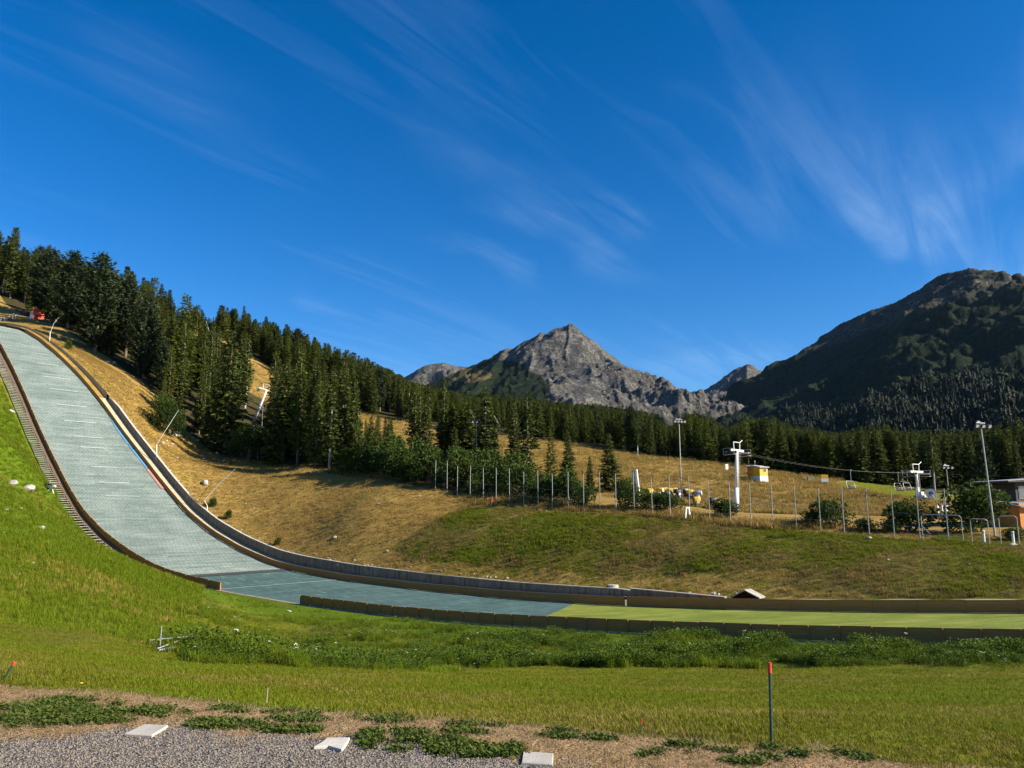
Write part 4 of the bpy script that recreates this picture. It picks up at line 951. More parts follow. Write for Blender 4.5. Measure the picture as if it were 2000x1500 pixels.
scatter(60, (890, 1345), by_d(180, 310), KS, skyline, (13, 23), 4.4, L3, G3_, (5, 2, 2, 1))
scatter(78, (1330, 2080), by_d(150, 290), KS, skyline, (11, 21), 4.4, L4, G4_, (5, 1, 2, 1))
# shrubs on the dry slope and bushes along the net posts
def at_t(px, t_): tx = (px - 1000) / FPX; y = t_ / (NX * tx + NY); return tx * y, y
def shrub(kind, px, py, t_, H, lab_, wide=1., grp=None):
    p = on_t(px, py, t_); plant(kind, p[0], p[1], H, lab_, grp, None, wide)
shrub('shrub', 318, 850, 78.5, 9.5, 'large round green shrub alone on the dry slope', 1.0)
shrub('shrub', 484, 898, 90, 9.0, 'dense dark shrub below the leaning lift pylon', .95)
shrub('bush', 131, 697, 65, 2.4, 'small bush growing over the upper boards', .7); shrub('bush', 415, 1005, 70.5, 1.9, 'small bush hanging over the concrete wall', .8); shrub('bush', 445, 1030, 70.3, 1.7, 'low leafy bush on the coping of the concrete wall', .8)
shrub('bush', 541, 1075, 70.2, 1.3, 'tiny yellow-green bush on the lower end of the wall', .8)
for i, (px, t_, H) in enumerate(((655, 92, 4.5), (690, 91, 5), (720, 92.5, 6.5), (750, 91, 5.5), (782, 92, 6.2), (812, 91, 5), (842, 93, 6), (872, 91.5, 4.6), (905, 93, 6), (935, 91.2, 3.6), (962, 94, 5.5), (985, 91, 2.6), (1015, 93, 5.4), (1045, 92, 3.2), (1070, 91, 4.2), (1105, 92.2, 5), (1135, 91, 3.6), (640, 95, 6), (765, 96, 7), (830, 97, 7), (890, 97, 6.5), (950, 98, 7), (1010, 98, 7))):
    x, y = at_t(px, t_); plant('bush', x, y, H, *(lambda w: (w, w.replace('bush', 'bushes', 1)))(('tall' if H > 5.4 else 'low') + ' leafy bush in the thicket ' + ('left of the net posts' if px < 850 else 'around the floodlight mast' if px < 960 else 'under the pair of spruces')), None, 1.05)
for (px, t_, H, wd, lab_) in ((1226, 92, 4.4, 1.0, 'tall bush beside the white board behind the posts'), (1262, 91, 2.6, 1.5, 'dense bush in front of the parked snow guns'), (1300, 91, 2.5, 1.6, 'wide bush hiding the feet of the snow guns'), (1410, 91, 2.6, 1.4, 'low bush by the foot of the big lift pylon'), (1612, 91, 3.6, 1.1, 'round bush under the yellow cabinet'), (1575, 91, 1.8, 1.4, 'low scrubby bush in the row of posts left of the round one'),
                              (1680, 90.5, 1.6, 1.5, 'low dark scrub among the posts'), (1765, 93, 3.8, 1.3, 'broad bush below the far lift pylon'), (1890, 96, 5.4, 1.15, 'tall loose bush left of the right floodlight mast'), (1730, 90.5, 1.5, 1.5, 'low dark scrub left of the broad bush'), (1960, 91, 1.6, 1.4, 'rusty low bush under the orange building')):
    x, y = at_t(px, t_); plant('bush', x, y, H, lab_, None, None, wd)
print('TREES', N_TREES)

# ------------------------------------------------------------------ scatter of uncountable growth (geometry nodes, one object)
def scatter_stuff(name, label, cat, protos, P, rz, sc, tilt=None, pick=None):
    col = bpy.data.collections.new(name + '_source')
    for i, me in enumerate(protos): col.objects.link(bpy.data.objects.new('%s_piece_%02d' % (name, i), me))
    P = np.asarray(P, np.float32); n = len(P); me = bpy.data.meshes.new(name); me.vertices.add(n); me.vertices.foreach_set('co', P.ravel())
    g = np.random.RandomState(n); a = me.attributes.new('rot', 'FLOAT_VECTOR', 'POINT'); r = np.zeros((n, 3), np.float32)
    if tilt is not None: r[:, :2] = tilt
    r[:, 2] = rz; a.data.foreach_set('vector', r.ravel())
    sc = np.asarray(sc, np.float32); sc = np.repeat(sc[:, None], 3, 1) if sc.ndim == 1 else sc
    a = me.attributes.new('siz', 'FLOAT_VECTOR', 'POINT'); a.data.foreach_set('vector', np.ascontiguousarray(sc, np.float32).ravel())
    a = me.attributes.new('pick', 'INT', 'POINT'); a.data.foreach_set('value', (g.randint(0, len(protos), n) if pick is None else np.asarray(pick)).astype(np.int32))
    o = link(bpy.data.objects.new(name, me)); tag(o, label, cat, kind='stuff')
    ng = bpy.data.node_groups.new(name, 'GeometryNodeTree'); ng.interface.new_socket('Geometry', in_out='INPUT', socket_type='NodeSocketGeometry'); ng.interface.new_socket('Geometry', in_out='OUTPUT', socket_type='NodeSocketGeometry')
    gi = ng.nodes.new('NodeGroupInput'); go = ng.nodes.new('NodeGroupOutput'); ci = ng.nodes.new('GeometryNodeCollectionInfo'); ci.inputs['Collection'].default_value = col
    ci.inputs['Separate Children'].default_value = True; ci.inputs['Reset Children'].default_value = True
    ip = ng.nodes.new('GeometryNodeInstanceOnPoints'); ip.inputs['Pick Instance'].default_value = True
    def na(nm, ty): q = ng.nodes.new('GeometryNodeInputNamedAttribute'); q.data_type = ty; q.inputs['Name'].default_value = nm; return q.outputs['Attribute']
    ng.links.new(gi.outputs[0], ip.inputs['Points']); ng.links.new(ci.outputs[0], ip.inputs['Instance']); ng.links.new(na('pick', 'INT'), ip.inputs['Instance Index'])
    ng.links.new(na('rot', 'FLOAT_VECTOR'), ip.inputs['Rotation']); ng.links.new(na('siz', 'FLOAT_VECTOR'), ip.inputs['Scale']); ng.links.new(ip.outputs[0], go.inputs[0])
    o.modifiers.new('scatter', 'NODES').node_group = ng; return o
# ------------------------------------------------------------------ far forest: nobody could count it
def far_tree(seed):
    g = np.random.RandomState(seed); V = []; F = []; n = 7; tiers = 5
    for k in range(tiers):
        z0 = .10 + .9 * k / tiers; z1 = min(1., z0 + .9 / tiers * 1.6); r = .165 * (1 - k / tiers * .85)
        b = len(V); a0 = g.uniform(0, 6)
        for i in range(n): rr_ = r * (1.25 if i % 2 else .6) * g.uniform(.8, 1.2); V.append((math.cos(a0 + i * 6.283 / n) * rr_, math.sin(a0 + i * 6.283 / n) * rr_, z0 + g.uniform(-.05, .03)))
        V.append((0, 0, z1)); F += [(b + i, b + (i + 1) % n, b + n) for i in range(n)]
    return np.array(V), np.array(F)
FT = [far_tree(i) for i in range(5)]
M['far_spruce'] = foliage_mat('far_spruce', (.004, .009, .005), (.009, .018, .007), (.016, .028, .010), .05)
def far_forest(name, label, X, Y, Z, H):
    g = np.random.RandomState(len(X)); id_ = g.randint(0, 5, len(X)); Vs = []; Fs = []; Ts = []; base = 0
    for k in range(5):
        m = id_ == k; n = m.sum()
        if n == 0: continue
        v, f = FT[k]; a = g.uniform(0, 6.28, n); c, s_ = np.cos(a)[:, None], np.sin(a)[:, None]; h = H[m][:, None]; w = h * g.uniform(.8, 1.25, n)[:, None]
        VX = (v[None, :, 0] * c - v[None, :, 1] * s_) * w + X[m][:, None]; VY = (v[None, :, 0] * s_ + v[None, :, 1] * c) * w + Y[m][:, None]; VZ = v[None, :, 2] * h + Z[m][:, None] - .5
        Vs.append(np.stack([VX, VY, VZ], -1).reshape(-1, 3)); Fs.append((f[None] + (np.arange(n) * len(v))[:, None, None]).reshape(-1, 3) + base); base += n * len(v)
        Ts.append((g.uniform(.15, .5, n)[:, None] + np.clip(v[None, :, 2] - .5, -.3, .3)).ravel())
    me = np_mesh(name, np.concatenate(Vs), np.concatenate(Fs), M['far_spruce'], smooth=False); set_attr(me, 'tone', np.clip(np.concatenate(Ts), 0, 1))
    tag(link(bpy.data.objects.new(name, me)), label, 'forest', kind='stuff')
g = np.random.RandomState(5)
px_ = np.concatenate([g.uniform(880, 2150, 1500), g.uniform(-80, 880, 700)]); D = np.concatenate([165 + 150 * g.rand(1500) ** 1.6, 190 + 170 * g.rand(700)]); X = (px_ - 1000) / FPX * (D * CP + 15 * SP); Y = D; Z = height(X, Y); s_, t_ = st(X, Y)
cap = np.array([top_for(a, b, skyline(c)) for a, b, c in zip(X, Y, px_)]); ok = (piste_d(X, Y) > 2) & (cap > 7) & (t_ > 101); ok &= ~((px_ > 450) & (px_ < 530) & (D < 250)) & ~((px_ > 1120) & (t_ < 118))
n = int(ok.sum()); hs_ = np.minimum(g.uniform(7, 18, 2200), cap * .9)[ok] / 18; ws_ = hs_ * g.uniform(1.0, 1.5, n)
edge_pts = (X[ok], Y[ok], Z[ok], hs_, ws_)
# behind the near belts
D = 300 + 600 * g.rand(9000) ** 1.3; PXs = g.uniform(-250, 2250, 9000); X = (PXs - 1000) / FPX * D; Y = D; Z = height(X, Y)
H = g.uniform(11, 20, 9000); slope_ = np.array([(SP + (750 - skyline(p)) / FPX * CP) / (CP - (750 - skyline(p)) / FPX * SP) for p in PXs]); cap = Y * slope_ - Z
ok = (piste_d(X, Y) > 3) & (cap > 6) & ~((PXs > 1320) & (PXs < 2300) & (D > 560)); H = np.minimum(H, cap * .97)
n = int(ok.sum()); hs_ = H[ok] / 18; ws_ = hs_ * g.uniform(.95, 1.35, n)
scatter_stuff('wood_infill', 'dense younger conifers filling the woods between the bigger trees', 'forest', [PROTO['spruce', i][1] for i in range(5)] + [PROTO['larch', 1][1]], np.stack([edge_pts[0], edge_pts[1], edge_pts[2] - .4], -1), g.uniform(0, 6.28, len(edge_pts[0])), np.stack([edge_pts[4], edge_pts[4], edge_pts[3]], -1))
scatter_stuff('hill_forest', 'mass of conifers covering the hills behind the nearer trees', 'forest', [PROTO['spruce', i][1] for i in range(5)] + [PROTO['larch', 0][1], PROTO['pine', 0][1]], np.stack([X[ok], Y[ok], Z[ok] - .5], -1), g.uniform(0, 6.28, n), np.stack([ws_, ws_, hs_], -1))
fz = MOUNTS['wooded_mountain']; n = 26000
D = np.exp(g.uniform(math.log(470), math.log(2600), n)); PXs = g.uniform(1330, 2300, n); X = (PXs - 1000) / FPX * D; Y = D; Z = np.maximum(fz(X, Y), np.where(D < 900, height(X, Y), -99))
tl = 300 + 150 * (fbm(X / 260, Y / 260, 4, 71) - .5) * 2 - 60; ok = (Z > 0) & (Z < tl + 50 * g.rand(n) - 25) & (fbm(X / 90, Y / 90, 3, 72) > .36); px_, py_ = project(X, Y, Z); ok &= py_ > 640
far_forest('mountain_forest', 'dark conifer forest on the lower flank of the big mountain', X[ok], Y[ok], Z[ok], g.uniform(11, 20, n)[ok])
fz = MOUNTS['rocky_peak']; n = 12000
D = np.exp(g.uniform(math.log(900), math.log(2300), n)); PXs = g.uniform(640, 1400, n); X = (PXs - 1000) / FPX * D; Y = D; Z = fz(X, Y)
ok = (Z > 0) & (Z < 210 + 120 * (fbm(X / 200, Y / 200, 4, 73) - .5) * 2)
far_forest('valley_forest', 'conifer forest at the foot of the rocky peak', X[ok], Y[ok], np.maximum(Z[ok], 20), g.uniform(10, 18, n)[ok])
# ------------------------------------------------------------------ object materials
M['steel'] = simple('galvanised_steel', (.36, .36, .35), .55, .3, .3); M['white_paint'] = simple('white_paint', (.74, .74, .72), .5, 0, .1, 2.)
M['dark_steel'] = simple('dark_steel', (.06, .06, .065), .5, .3, .3); M['rust'] = simple('brown_pipe', (.09, .045, .03), .7, 0, .3)
M['yellow'] = simple('yellow_paint', (.72, .42, .02), .45, 0, .12); M['black'] = simple('black_rubber', (.02, .02, .02), .7); M['red'] = simple('red_paint', (.52, .065, .03), .55, 0, .15)
M['orange_wood'] = simple('orange_timber', (.50, .19, .03), .6, 0, .25, 2.); M['roof_grey'] = simple('grey_sheet_roof', (.20, .215, .24), .5, .2, .2); M['roof_dark'] = simple('dark_roof', (.045, .045, .05), .7)
M['green_box'] = simple('green_cabinet', (.16, .22, .15), .6); M['old_wood'] = simple('grey_old_wood', (.30, .25, .19), .85, 0, .35, 4.); M['brown_wood'] = simple('brown_timber', (.24, .12, .04), .8, 0, .3)
M['lens'] = simple('lamp_glass', (.55, .57, .6), .2, .2, .1); M['orange_tip'] = simple('orange_tip', (.55, .06, .03), .5); M['green_stake'] = simple('dark_green_stake', (.03, .065, .05), .5); M['blue_steel'] = simple('blue_grey_paint', (.22, .28, .36), .5)
def glass_mat():
    t = MT('window_glass'); t.b.inputs['Metallic'].default_value = 0; t.b.inputs['Specular IOR Level'].default_value = .8
    return t.done(t.ramp(t.noise(.8, 2), [(.3, (.03, .04, .05)), (.7, (.08, .09, .11))]), .08)
M['glass'] = glass_mat()
def spot(px, depth):
    x, y = (px - 1000) / FPX * depth, depth
    for _ in range(4): z = hz(x, y); x = (px - 1000) / FPX * (y * CP + z * SP)
    return Vector((x, y, hz(x, y)))
def tops(p, py): return top_for(p[0], p[1], py)
# ------------------------------------------------------------------ net posts along the crest
PXN = [850, 873, 893, 918, 944, 969, 995, 1023, 1051, 1079, 1110, 1140, 1172, 1203, 1239, 1274, 1309, 1347, 1386, 1427, 1467, 1510, 1556, 1603, 1649, 1698, 1747, 1797, 1853]
net = thing('net_fence', (*at_t(1300, 88.6), hz(*at_t(1300, 88.6))), 'long row of slim grey net posts joined by thin wires', 'fence'); NP = []
for px in PXN:
    x, y = at_t(px, 88.6); z = hz(x, y); x = (px - 1000) / FPX * (y * CP + z * SP); z = hz(x, y); H = 5.0 + .25 * math.sin(px * 1.7); NP.append(Vector((x, y, z)))
    rr = random.Random(px); lean = Vector((rr.uniform(-.05, .05), rr.uniform(-.05, .05), 0)); b = Vector((x, y, z))
    MB().tube(b - Vector((0, 0, .4)), b + Vector((0, 0, H * .55)) + lean * .5, .055, .05, 6).tube(b + Vector((0, 0, H * .55)) + lean * .5, b + Vector((0, 0, H)) + lean, .05, .045, 6).build('post', M['steel'], net, world=True)
for a, b in zip(NP[:-1], NP[1:]):
    for h in (1.25, 2.6): MB().tube(a + Vector((0, 0, h)), b + Vector((0, 0, h - .05)), .012, .012, 4).build('wire', M['steel'], net, world=True)
# ------------------------------------------------------------------ steel frames and bollards at the right end of the crest
def frame_at(pxa, pxb, t_, H, label, mat=M['steel'], brace=False):
    (xa, ya), (xb, yb) = at_t(pxa, t_), at_t(pxb, t_ + .4); za, zb = hz(xa, ya), hz(xb, yb)
    a, b = Vector((xa, ya, za)), Vector((xb, yb, zb)); o = thing('steel_frame', (a + b) / 2, label, 'frame'); r = .042; d = (b - a).normalized(); U = Vector((0, 0, 1))
    for p, sg in ((a, 1), (b, -1)): MB().tube(p - U * .3, p + U * (H - .2), r, r, 8).tube(p + U * (H - .2), p + U * (H - .02) + d * sg * .2, r, r, 8).build('upright', mat, o, world=True)
    MB().tube(a + U * (H - .02) + d * .18, b + U * (H - .02) - d * .18, r, r, 8).build('crossbar', mat, o, world=True)
    if brace:
        MB().tube(a + U * H * .55, a + d * .7 + U * H * .25, .03, .03, 6).build('brace', mat, o, world=True); MB().tube(a + U * H * .2, b + U * H * .2, .02, .02, 6).build('brace', mat, o, world=True)
frame_at(1787, 1864, 87.5, 2.6, 'wide tubular goal frame with a braced post on the crest', M['steel'], True)
frame_at(1881, 1914, 87.2, 2.4, 'narrow tubular frame around a white bollard next to the goal frame'); frame_at(1936, 1971, 87.2, 2.75, 'tubular frame around the foot of the floodlight mast')
for px, lab_ in ((1904, 'white bollard standing inside the narrow frame'), (1960, 'white bollard beside the floodlight mast')):
    x, y = at_t(px, 87.0); o = thing('bollard', (x, y, hz(x, y)), lab_, 'bollard')
    MB().lathe([(.12, -.2), (.12, 1.05), (.13, 1.06), (.13, 1.28), (.1, 1.32)], (0, 0, 0), n=12).build('body', M['white_paint'], o); MB().lathe([(.135, 1.12), (.135, 1.2)], (0, 0, 0), n=12).build('band', M['roof_grey'], o)
# ------------------------------------------------------------------ floodlight masts
def mast(px, depth, top, label, arms=3, lean=(0, 0), r=.11):
    p = spot(px, depth); H = tops(p, top); o = thing('floodlight_mast', p, label, 'floodlight', None, R(18))
    MB().tube((0, 0, -.4), (lean[0], lean[1], H - .6), r, r * .55, 10).build('mast', M['steel'], o); MB().lathe([(.22, -.1), (.22, .12), (.14, .16)], (0, 0, 0), n=10).build('foot', M['dark_steel'], o)
    hd = MB(); hx, hy = lean
    hd.tube((hx - .9, hy, H - .75), (hx + .9, hy, H - .75), .05).tube((hx, hy, H - 1.0), (hx, hy, H - .2), .06).tube((hx - .6, hy, H - .35), (hx + .6, hy, H - .35), .04); hd.build('head_bracket', M['steel'], o)
    for i in range(arms):
        q = (i - (arms - 1) / 2) * (1.7 / max(arms - 1, 1))
        for (zz, dy) in ((H - .7, -.25), (H - .3, .22)):
            if zz > H - .5 and abs(q) > .7: continue
            m = MB(); rot = Matrix.Rotation(.5 if dy < 0 else -.5, 3, 'X'); m.box((hx + q, hy + dy, zz), (.42, .2, .34), rot); l = m.build('lamp', M['dark_steel'], o)
            MB().box((hx + q, hy + dy + (-.1 if dy < 0 else .1), zz - .05), (.36, .03, .28), rot).build('lens', M['lens'], l)
mast(930, 152, 818, 'grey floodlight mast rising out of the thicket of bushes'); mast(1332, 123, 815, 'tall floodlight mast with a ring of lamps behind the snow guns', 4); mast(1944, 80, 820, 'tall leaning floodlight mast beside the orange building', 3, (-.45, 0)); mast(1855, 124, 905, 'short floodlight mast with clustered lamps right of the far lift pylon', 3, (0, 0), .09)
mast(511, 205, 790, 'thin floodlight mast in the wood right of the leaning lift pylon', 3, (0, 0), .07)
# ------------------------------------------------------------------ chairlift pylons, cables and chairs
def pylon(px, depth, top, label, head, lean, r=.32, arm=2.4, lad=True):
    p = spot(px, depth); H = tops(p, top) * 1.0; o = thing('lift_pylon', p, label, 'lift pylon', None, head)
    lx = lean * H; Z = Vector((0, 0, 1)); tp = Vector((lx, 0, H - 1.2))
    MB().tube((0, 0, -.5), (lx * .35, 0, H * .35), r * 1.25, r * 1.15, 14).tube((lx * .35, 0, H * .35), tp, r, r * .75, 14).build('mast', M['white_paint'], o, True)
    MB().lathe([(r * 2, -.4), (r * 2, .15), (r * 1.4, .3)], (0, 0, 0), n=14).build('foot', M['dark_steel'], o)
    ux = Vector((1, 0, -lean * .8)).normalized()
    m = MB(); c = tp + Z * .1; rot = Matrix.Rotation(math.atan(lean * .8), 3, 'Y'); m.box(c, (arm * 2, .34, .36), rot); m.build('crossarm', M['white_paint'], o)
    for sg in (-1, 1):
        e = c + ux * sg * arm * .92; st_ = MB().box(e + Z * -.32, (.16, 2.6, .2), rot); so = st_.build('sheave_beam', M['steel'], o)
        for k in range(6): y_ = -1.1 + .44 * k; MB().lathe([(.19, -.06), (.19, .06)], e + Vector((sg * .16, y_, -.34)), (1, 0, 0), 12).build('sheave', M['dark_steel'], so)
        pl = MB().box(e + Z * -.75 + ux * sg * .35, (.55, 2.4, .05), rot); 
        for y_ in (-1.15, 1.15): pl.tube(e + Vector((sg * .55, y_, -.75)), e + Vector((sg * .55, y_, .25)), .03)
        pl.tube(e + Vector((sg * .55, -1.15, .25)), e + Vector((sg * .55, 1.15, .25)), .03); pl.build('walkway', M['steel'], o)
    f = MB()
    for sg in (-1, 1): f.tube(c + ux * sg * arm * .45, c + ux * sg * arm * .5 + Z * 1.35, .07)
    f.tube(c + ux * -arm * .5 + Z * 1.3, c + ux * arm * .5 + Z * 1.3, .06).tube(c + ux * arm * .5 + Z * 1.3, c + ux * arm * .95 + Z * 1.75, .06); f.build('lifting_frame', M['white_paint'], o)
    if lad:
        m = MB(); a = Vector((-.2, -r - .15, .5)); b = tp + Vector((-.2, -r - .1, -.3))
        for dx in (0, .4): m.tube(a + Vector((dx, 0, 0)), b + Vector((dx, 0, 0)), .02, .02, 4)
        for k in range(18): q = a + (b - a) * (k / 17); m.tube(q, q + Vector((.4, 0, 0)), .015, .015, 4)
        m.build('ladder', M['steel'], o)
    bpy.context.view_layer.update(); W = Matrix.LocRotScale(p, o.rotation_euler, None)
    return [W @ (c + ux * sg * arm * .92 + Vector((sg * .16, 0, -.1))) for sg in (-1, 1)]
HD = R(28)
pa = pylon(479, 190, 752, 'white lift pylon leaning out of the wood on the left', R(10), .30, .33, 2.0); pb = pylon(1438, 120, 866, 'big white lift pylon standing at the foot of the golden piste', HD, .07, .32, 1.3)
pc = pylon(1794, 131, 909, 'lift pylon with a wide T head on the fresh green patch', HD, 0., .24, 1.65); pd = pylon(92, 262, 533, 'white lift pylon showing through the trees above the red hut', R(10), .25, .3, 1.8)
def cable(a, b, sag, label):
    o = thing('lift_cable', (a + b) / 2, label, 'cable'); pts = [a + (b - a) * (k / 16) - Vector((0, 0, sag * 4 * (k / 16) * (1 - k / 16))) for k in range(17)]
    MB().path(pts, .012, 5).build('rope', M['dark_steel'], o, world=True); return pts
far_end = [Vector((p.x + 34, p.y - 62, p.z - 4.5)) for p in pc]
cb = []
for i, w in enumerate(('nearer', 'farther')):
    cable(pa[i], pb[i], 3.0, f'{w} lift cable between the leaning pylon and the big white pylon'); cb.append(cable(pb[i], pc[i], 1.0, f'{w} lift cable between the big pylon and the T-headed pylon')); cable(pc[i], far_end[i], .5, f'{w} lift cable running down from the T-headed pylon')
def chair_on(pts, k, label, dz=0.):
    i = int(k); p = pts[i] + (pts[i + 1] - pts[i]) * (k - i); o = thing('lift_chair', p, label, 'chairlift chair', 'chairs on the lift', HD + R(8))
    MB().tube((0, 0, .1), (.0, 0, -1.5), .035).tube((0, 0, -1.5), (0, .25, -1.7), .035).box((0, 0, .06), (.12, .3, .14)).build('hanger', M['steel'], o)
    m = MB(); lp = [(-.95, .25, -1.75), (.95, .25, -1.75), (1.15, .2, -2.1), (1.15, .05, -2.75), (.9, -.1, -3.0), (-.9, -.1, -3.0), (-1.15, .05, -2.75), (-1.15, .2, -2.1), (-.95, .25, -1.75)]; m.path(lp, .045, 6); m.build('frame', M['steel'], o)
    MB().box((0, -.15, -2.92), (1.9, .48, .07)).build('seat', M['black'], o); MB().box((0, .15, -2.6), (1.9, .06, .42)).build('backrest', M['black'], o); MB().tube((-1.0, -.45, -2.55), (1.0, -.45, -2.55), .025).build('safety_bar', M['steel'], o)
chair_on(cb[1], 9.2, 'chairlift chair hanging above the yellow cabinet'); chair_on(cb[1], 13.6, 'chairlift chair hanging between the yellow cabinet and the T-headed pylon'); chair_on(cb[0], 15.7, 'chairlift chair hanging just below the T-headed pylon')
# ------------------------------------------------------------------ snow lances
def lance(pts, label, mat=M['white_paint'], r=.05, depth=None):
    b = hit(*pts[0]) if depth is None else np.array(spot(pts[0][0], depth)); d = b[1]; P = [Vector(b)] + [Vector(at(px, py, d - .4 * i)) for i, (px, py) in enumerate(pts[1:])]
    if depth is not None: P = [Vector(b)] + [Vector(at(px, py, d)) for (px, py) in pts[1:]]
    o = thing('snow_lance', P[0], label, 'snow lance')
    MB().tube(P[0] - Vector((0, 0, .4)), P[1], r * 1.5, r * 1.3).build('stand', mat, o, world=True); m = MB()
    for a, c in zip(P[1:-1], P[2:]): m.tube(a, c, r, r * .7)
    m.build('arm', mat, o, world=True); MB().tube(P[-1], P[-1] + (P[-1] - P[-2]).normalized() * .5, r * 1.7, r * 1.2).build('nozzle', M['steel'], o, world=True)
lance([(97, 669), (98, 650), (105, 632), (112, 623)], 'thin pale lance above the top end of the boards', r=.055); lance([(306, 893), (306, 868), (325, 838), (346, 805)], 'slanting snow lance beside the round shrub', r=.06)
lance([(403, 1012), (405, 988), (399, 978), (428, 945), (455, 920)], 'long white snow lance slanting over the concrete wall', r=.055); lance([(387, 980), (391, 972), (402, 956), (412, 946)], 'short dark bent pipe next to the long white lance', M['rust'], .05)
lance([(413, 662), (412, 655), (407, 642), (403, 629)], 'thin lance on the crest beside the dense spruce', r=.055, depth=255); lance([(930, 838), (929, 822), (922, 808), (914, 793)], 'snow lance on the piste leaning left of the floodlight mast', r=.055, depth=236); lance([(977, 842), (976, 832), (968, 817), (959, 801)], 'snow lance on the piste leaning behind the open spruce', r=.055, depth=236)
# ------------------------------------------------------------------ parked snow guns
def snow_gun(p, rz, label, grp, body, sc=1.):
    o = thing('snow_gun', p, label, 'snow gun', grp, rz); o.scale = (sc, sc, sc)
    MB().lathe([(.50, -.55), (.52, -.3), (.46, .1), (.40, .5), (.36, .52)], (0, 0, 1.15), (0, 1, .18), 16).build('shroud', body, o, True); MB().lathe([(.44, -.62), (.44, -.54), (.1, -.5)], (0, 0, 1.15), (0, 1, .18), 16).build('intake', M['black'], o)
    n = MB().lathe([(.30, .5), (.38, .53), (.38, .62), (.30, .63)], (0, 0, 1.15), (0, 1, .18), 16).build('nozzle_ring', M['steel'], o)
    MB().box((0, 0, .45), (.5, .95, .22)).tube((-.05, 0, .5), (-.35, 0, 1.15), .05).tube((.05, 0, .5), (.35, 0, 1.15), .05).tube((0, -.4, .4), (0, -1.4, .3), .05).build('chassis', M['dark_steel'], o); MB().box((.38, .1, .72), (.3, .4, .5)).build('control_box', M['white_paint'], o)
    for sg in (-1, 1): w = MB().lathe([(.26, -.08), (.28, -.04), (.28, .04), (.26, .08)], (sg * .55, .1, .27), (1, 0, 0), 14).build('wheel', M['black'], o); MB().lathe([(.13, -.09), (.13, .09)], (sg * .55, .1, .27), (1, 0, 0), 10).build('rim', M['steel'], w)
SG = [(1269, 118, 0), (1290, 119, 0), (1299, 119.5, 0), (1307, 119, 0), (1317, 119, 0), (1325, 117, 1), (1341, 118, 2), (1349, 117, 0), (1364, 116, 2), (1362, 113.6, 0), (1393, 115, 1), (1402, 112.5, 0), (1314, 114.5, 3)]
SGL = {0: 'yellow snow gun parked in the row behind the net posts', 1: 'dark snow gun parked among the yellow ones', 2: 'pale grey snow gun parked among the yellow ones', 3: 'orange-fronted snow gun in front of the parked row'}
for i, (px, d, c) in enumerate(SG):
    rr = random.Random(i); p = spot(px, d + (15 if d > 115.5 else 10)); snow_gun(p, rr.uniform(-2.6, -.6), SGL[c], 'parked ' + ('yellow', 'dark', 'grey', 'orange')[c] + ' snow guns', (M['yellow'], M['dark_steel'], M['steel'], M['orange_wood'])[c], 1.0)
snow_gun(spot(1211, 126), 2.4, 'blue-grey snow gun parked left of the tall white board', None, M['blue_steel'], 1.3)
# white board, white arch
p = spot(1246, 130); o = thing('white_board', p, 'tall white wedge-shaped board on a steel truss behind the posts', 'board', None, R(35)); H = tops(p, 917)
MB().hexa([(-.1, -.55, 0), (.12, -.55, 0), (.12, .55, 0), (-.1, .55, 0), (-.55, -.45, H), (-.38, -.45, H), (-.38, .45, H), (-.55, .45, H)]).build('face', M['white_paint'], o); m = MB()
for k in range(5): a, b = H * k / 5, H * (k + 1) / 5; m.tube((-.25 - .09 * k, -.4, a), (-.7, .4, b), .035).tube((-.25 - .09 * k, .4, a), (-.7, -.4, b), .035)
m.tube((-.75, -.4, 0), (-.7, -.4, H), .045).tube((-.75, .4, 0), (-.7, .4, H), .045); m.build('truss', M['steel'], o)
x, y = at_t(1338, 88.0); o = thing('white_stand', (x, y, hz(x, y)), 'small white A-shaped stand at the foot of the bushes', 'stand', None, R(30))
for sg in (-1, 1): MB().hexa([(sg * .42 - .09, -.12, -.1), (sg * .42 + .09, -.12, -.1), (sg * .42 + .09, .12, -.1), (sg * .42 - .09, .12, -.1), (sg * .22 - .07, -.08, 1.3), (sg * .22 + .07, -.08, 1.3), (sg * .22 + .07, .08, 1.3), (sg * .22 - .07, .08, 1.3)]).build('leg', M['white_paint'], o)
MB().box((0, 0, 1.32), (.62, .24, .12)).build('top', M['white_paint'], o)
# ------------------------------------------------------------------ huts and cabinets on the meadow
def hut(p, rz, W, Dp, H, label, wall, base, roof, windows, name='hut', grp=None):
    o = thing(name, p, label, 'hut', grp, rz); MB().box((0, 0, H * .18), (W, Dp, H * .36)).build('plinth', base, o); MB().box((0, 0, H * .65), (W - .02, Dp - .02, H * .58)).build('wall', wall, o)
    m = MB(); m.hexa([(-W / 2 - .2, -Dp / 2 - .3, H * .9), (W / 2 + .2, -Dp / 2 - .3, H * .9), (W / 2 + .2, Dp / 2 + .2, H * 1.04), (-W / 2 - .2, Dp / 2 + .2, H * 1.04), (-W / 2 - .2, -Dp / 2 - .3, H * .96), (W / 2 + .2, -Dp / 2 - .3, H * .96), (W / 2 + .2, Dp / 2 + .2, H * 1.1), (-W / 2 - .2, Dp / 2 + .2, H * 1.1)]); m.build('roof', roof, o)
    for (x, z, w, h) in windows:
        wo = MB().box((x, -Dp / 2 - .01, z), (w, .08, h)).build('window', M['white_paint'], o); MB().box((x, -Dp / 2 - .055, z), (w - .14, .02, h - .14)).build('pane', M['glass'], wo)
    d = MB().box((W / 2 + .01, 0, H * .42), (.06, .85, H * .8)).build('door', M['brown_wood'], o); MB().box((W / 2 + .06, -.3, H * .42), (.05, .1, .04)).build('handle', M['steel'], d); return o
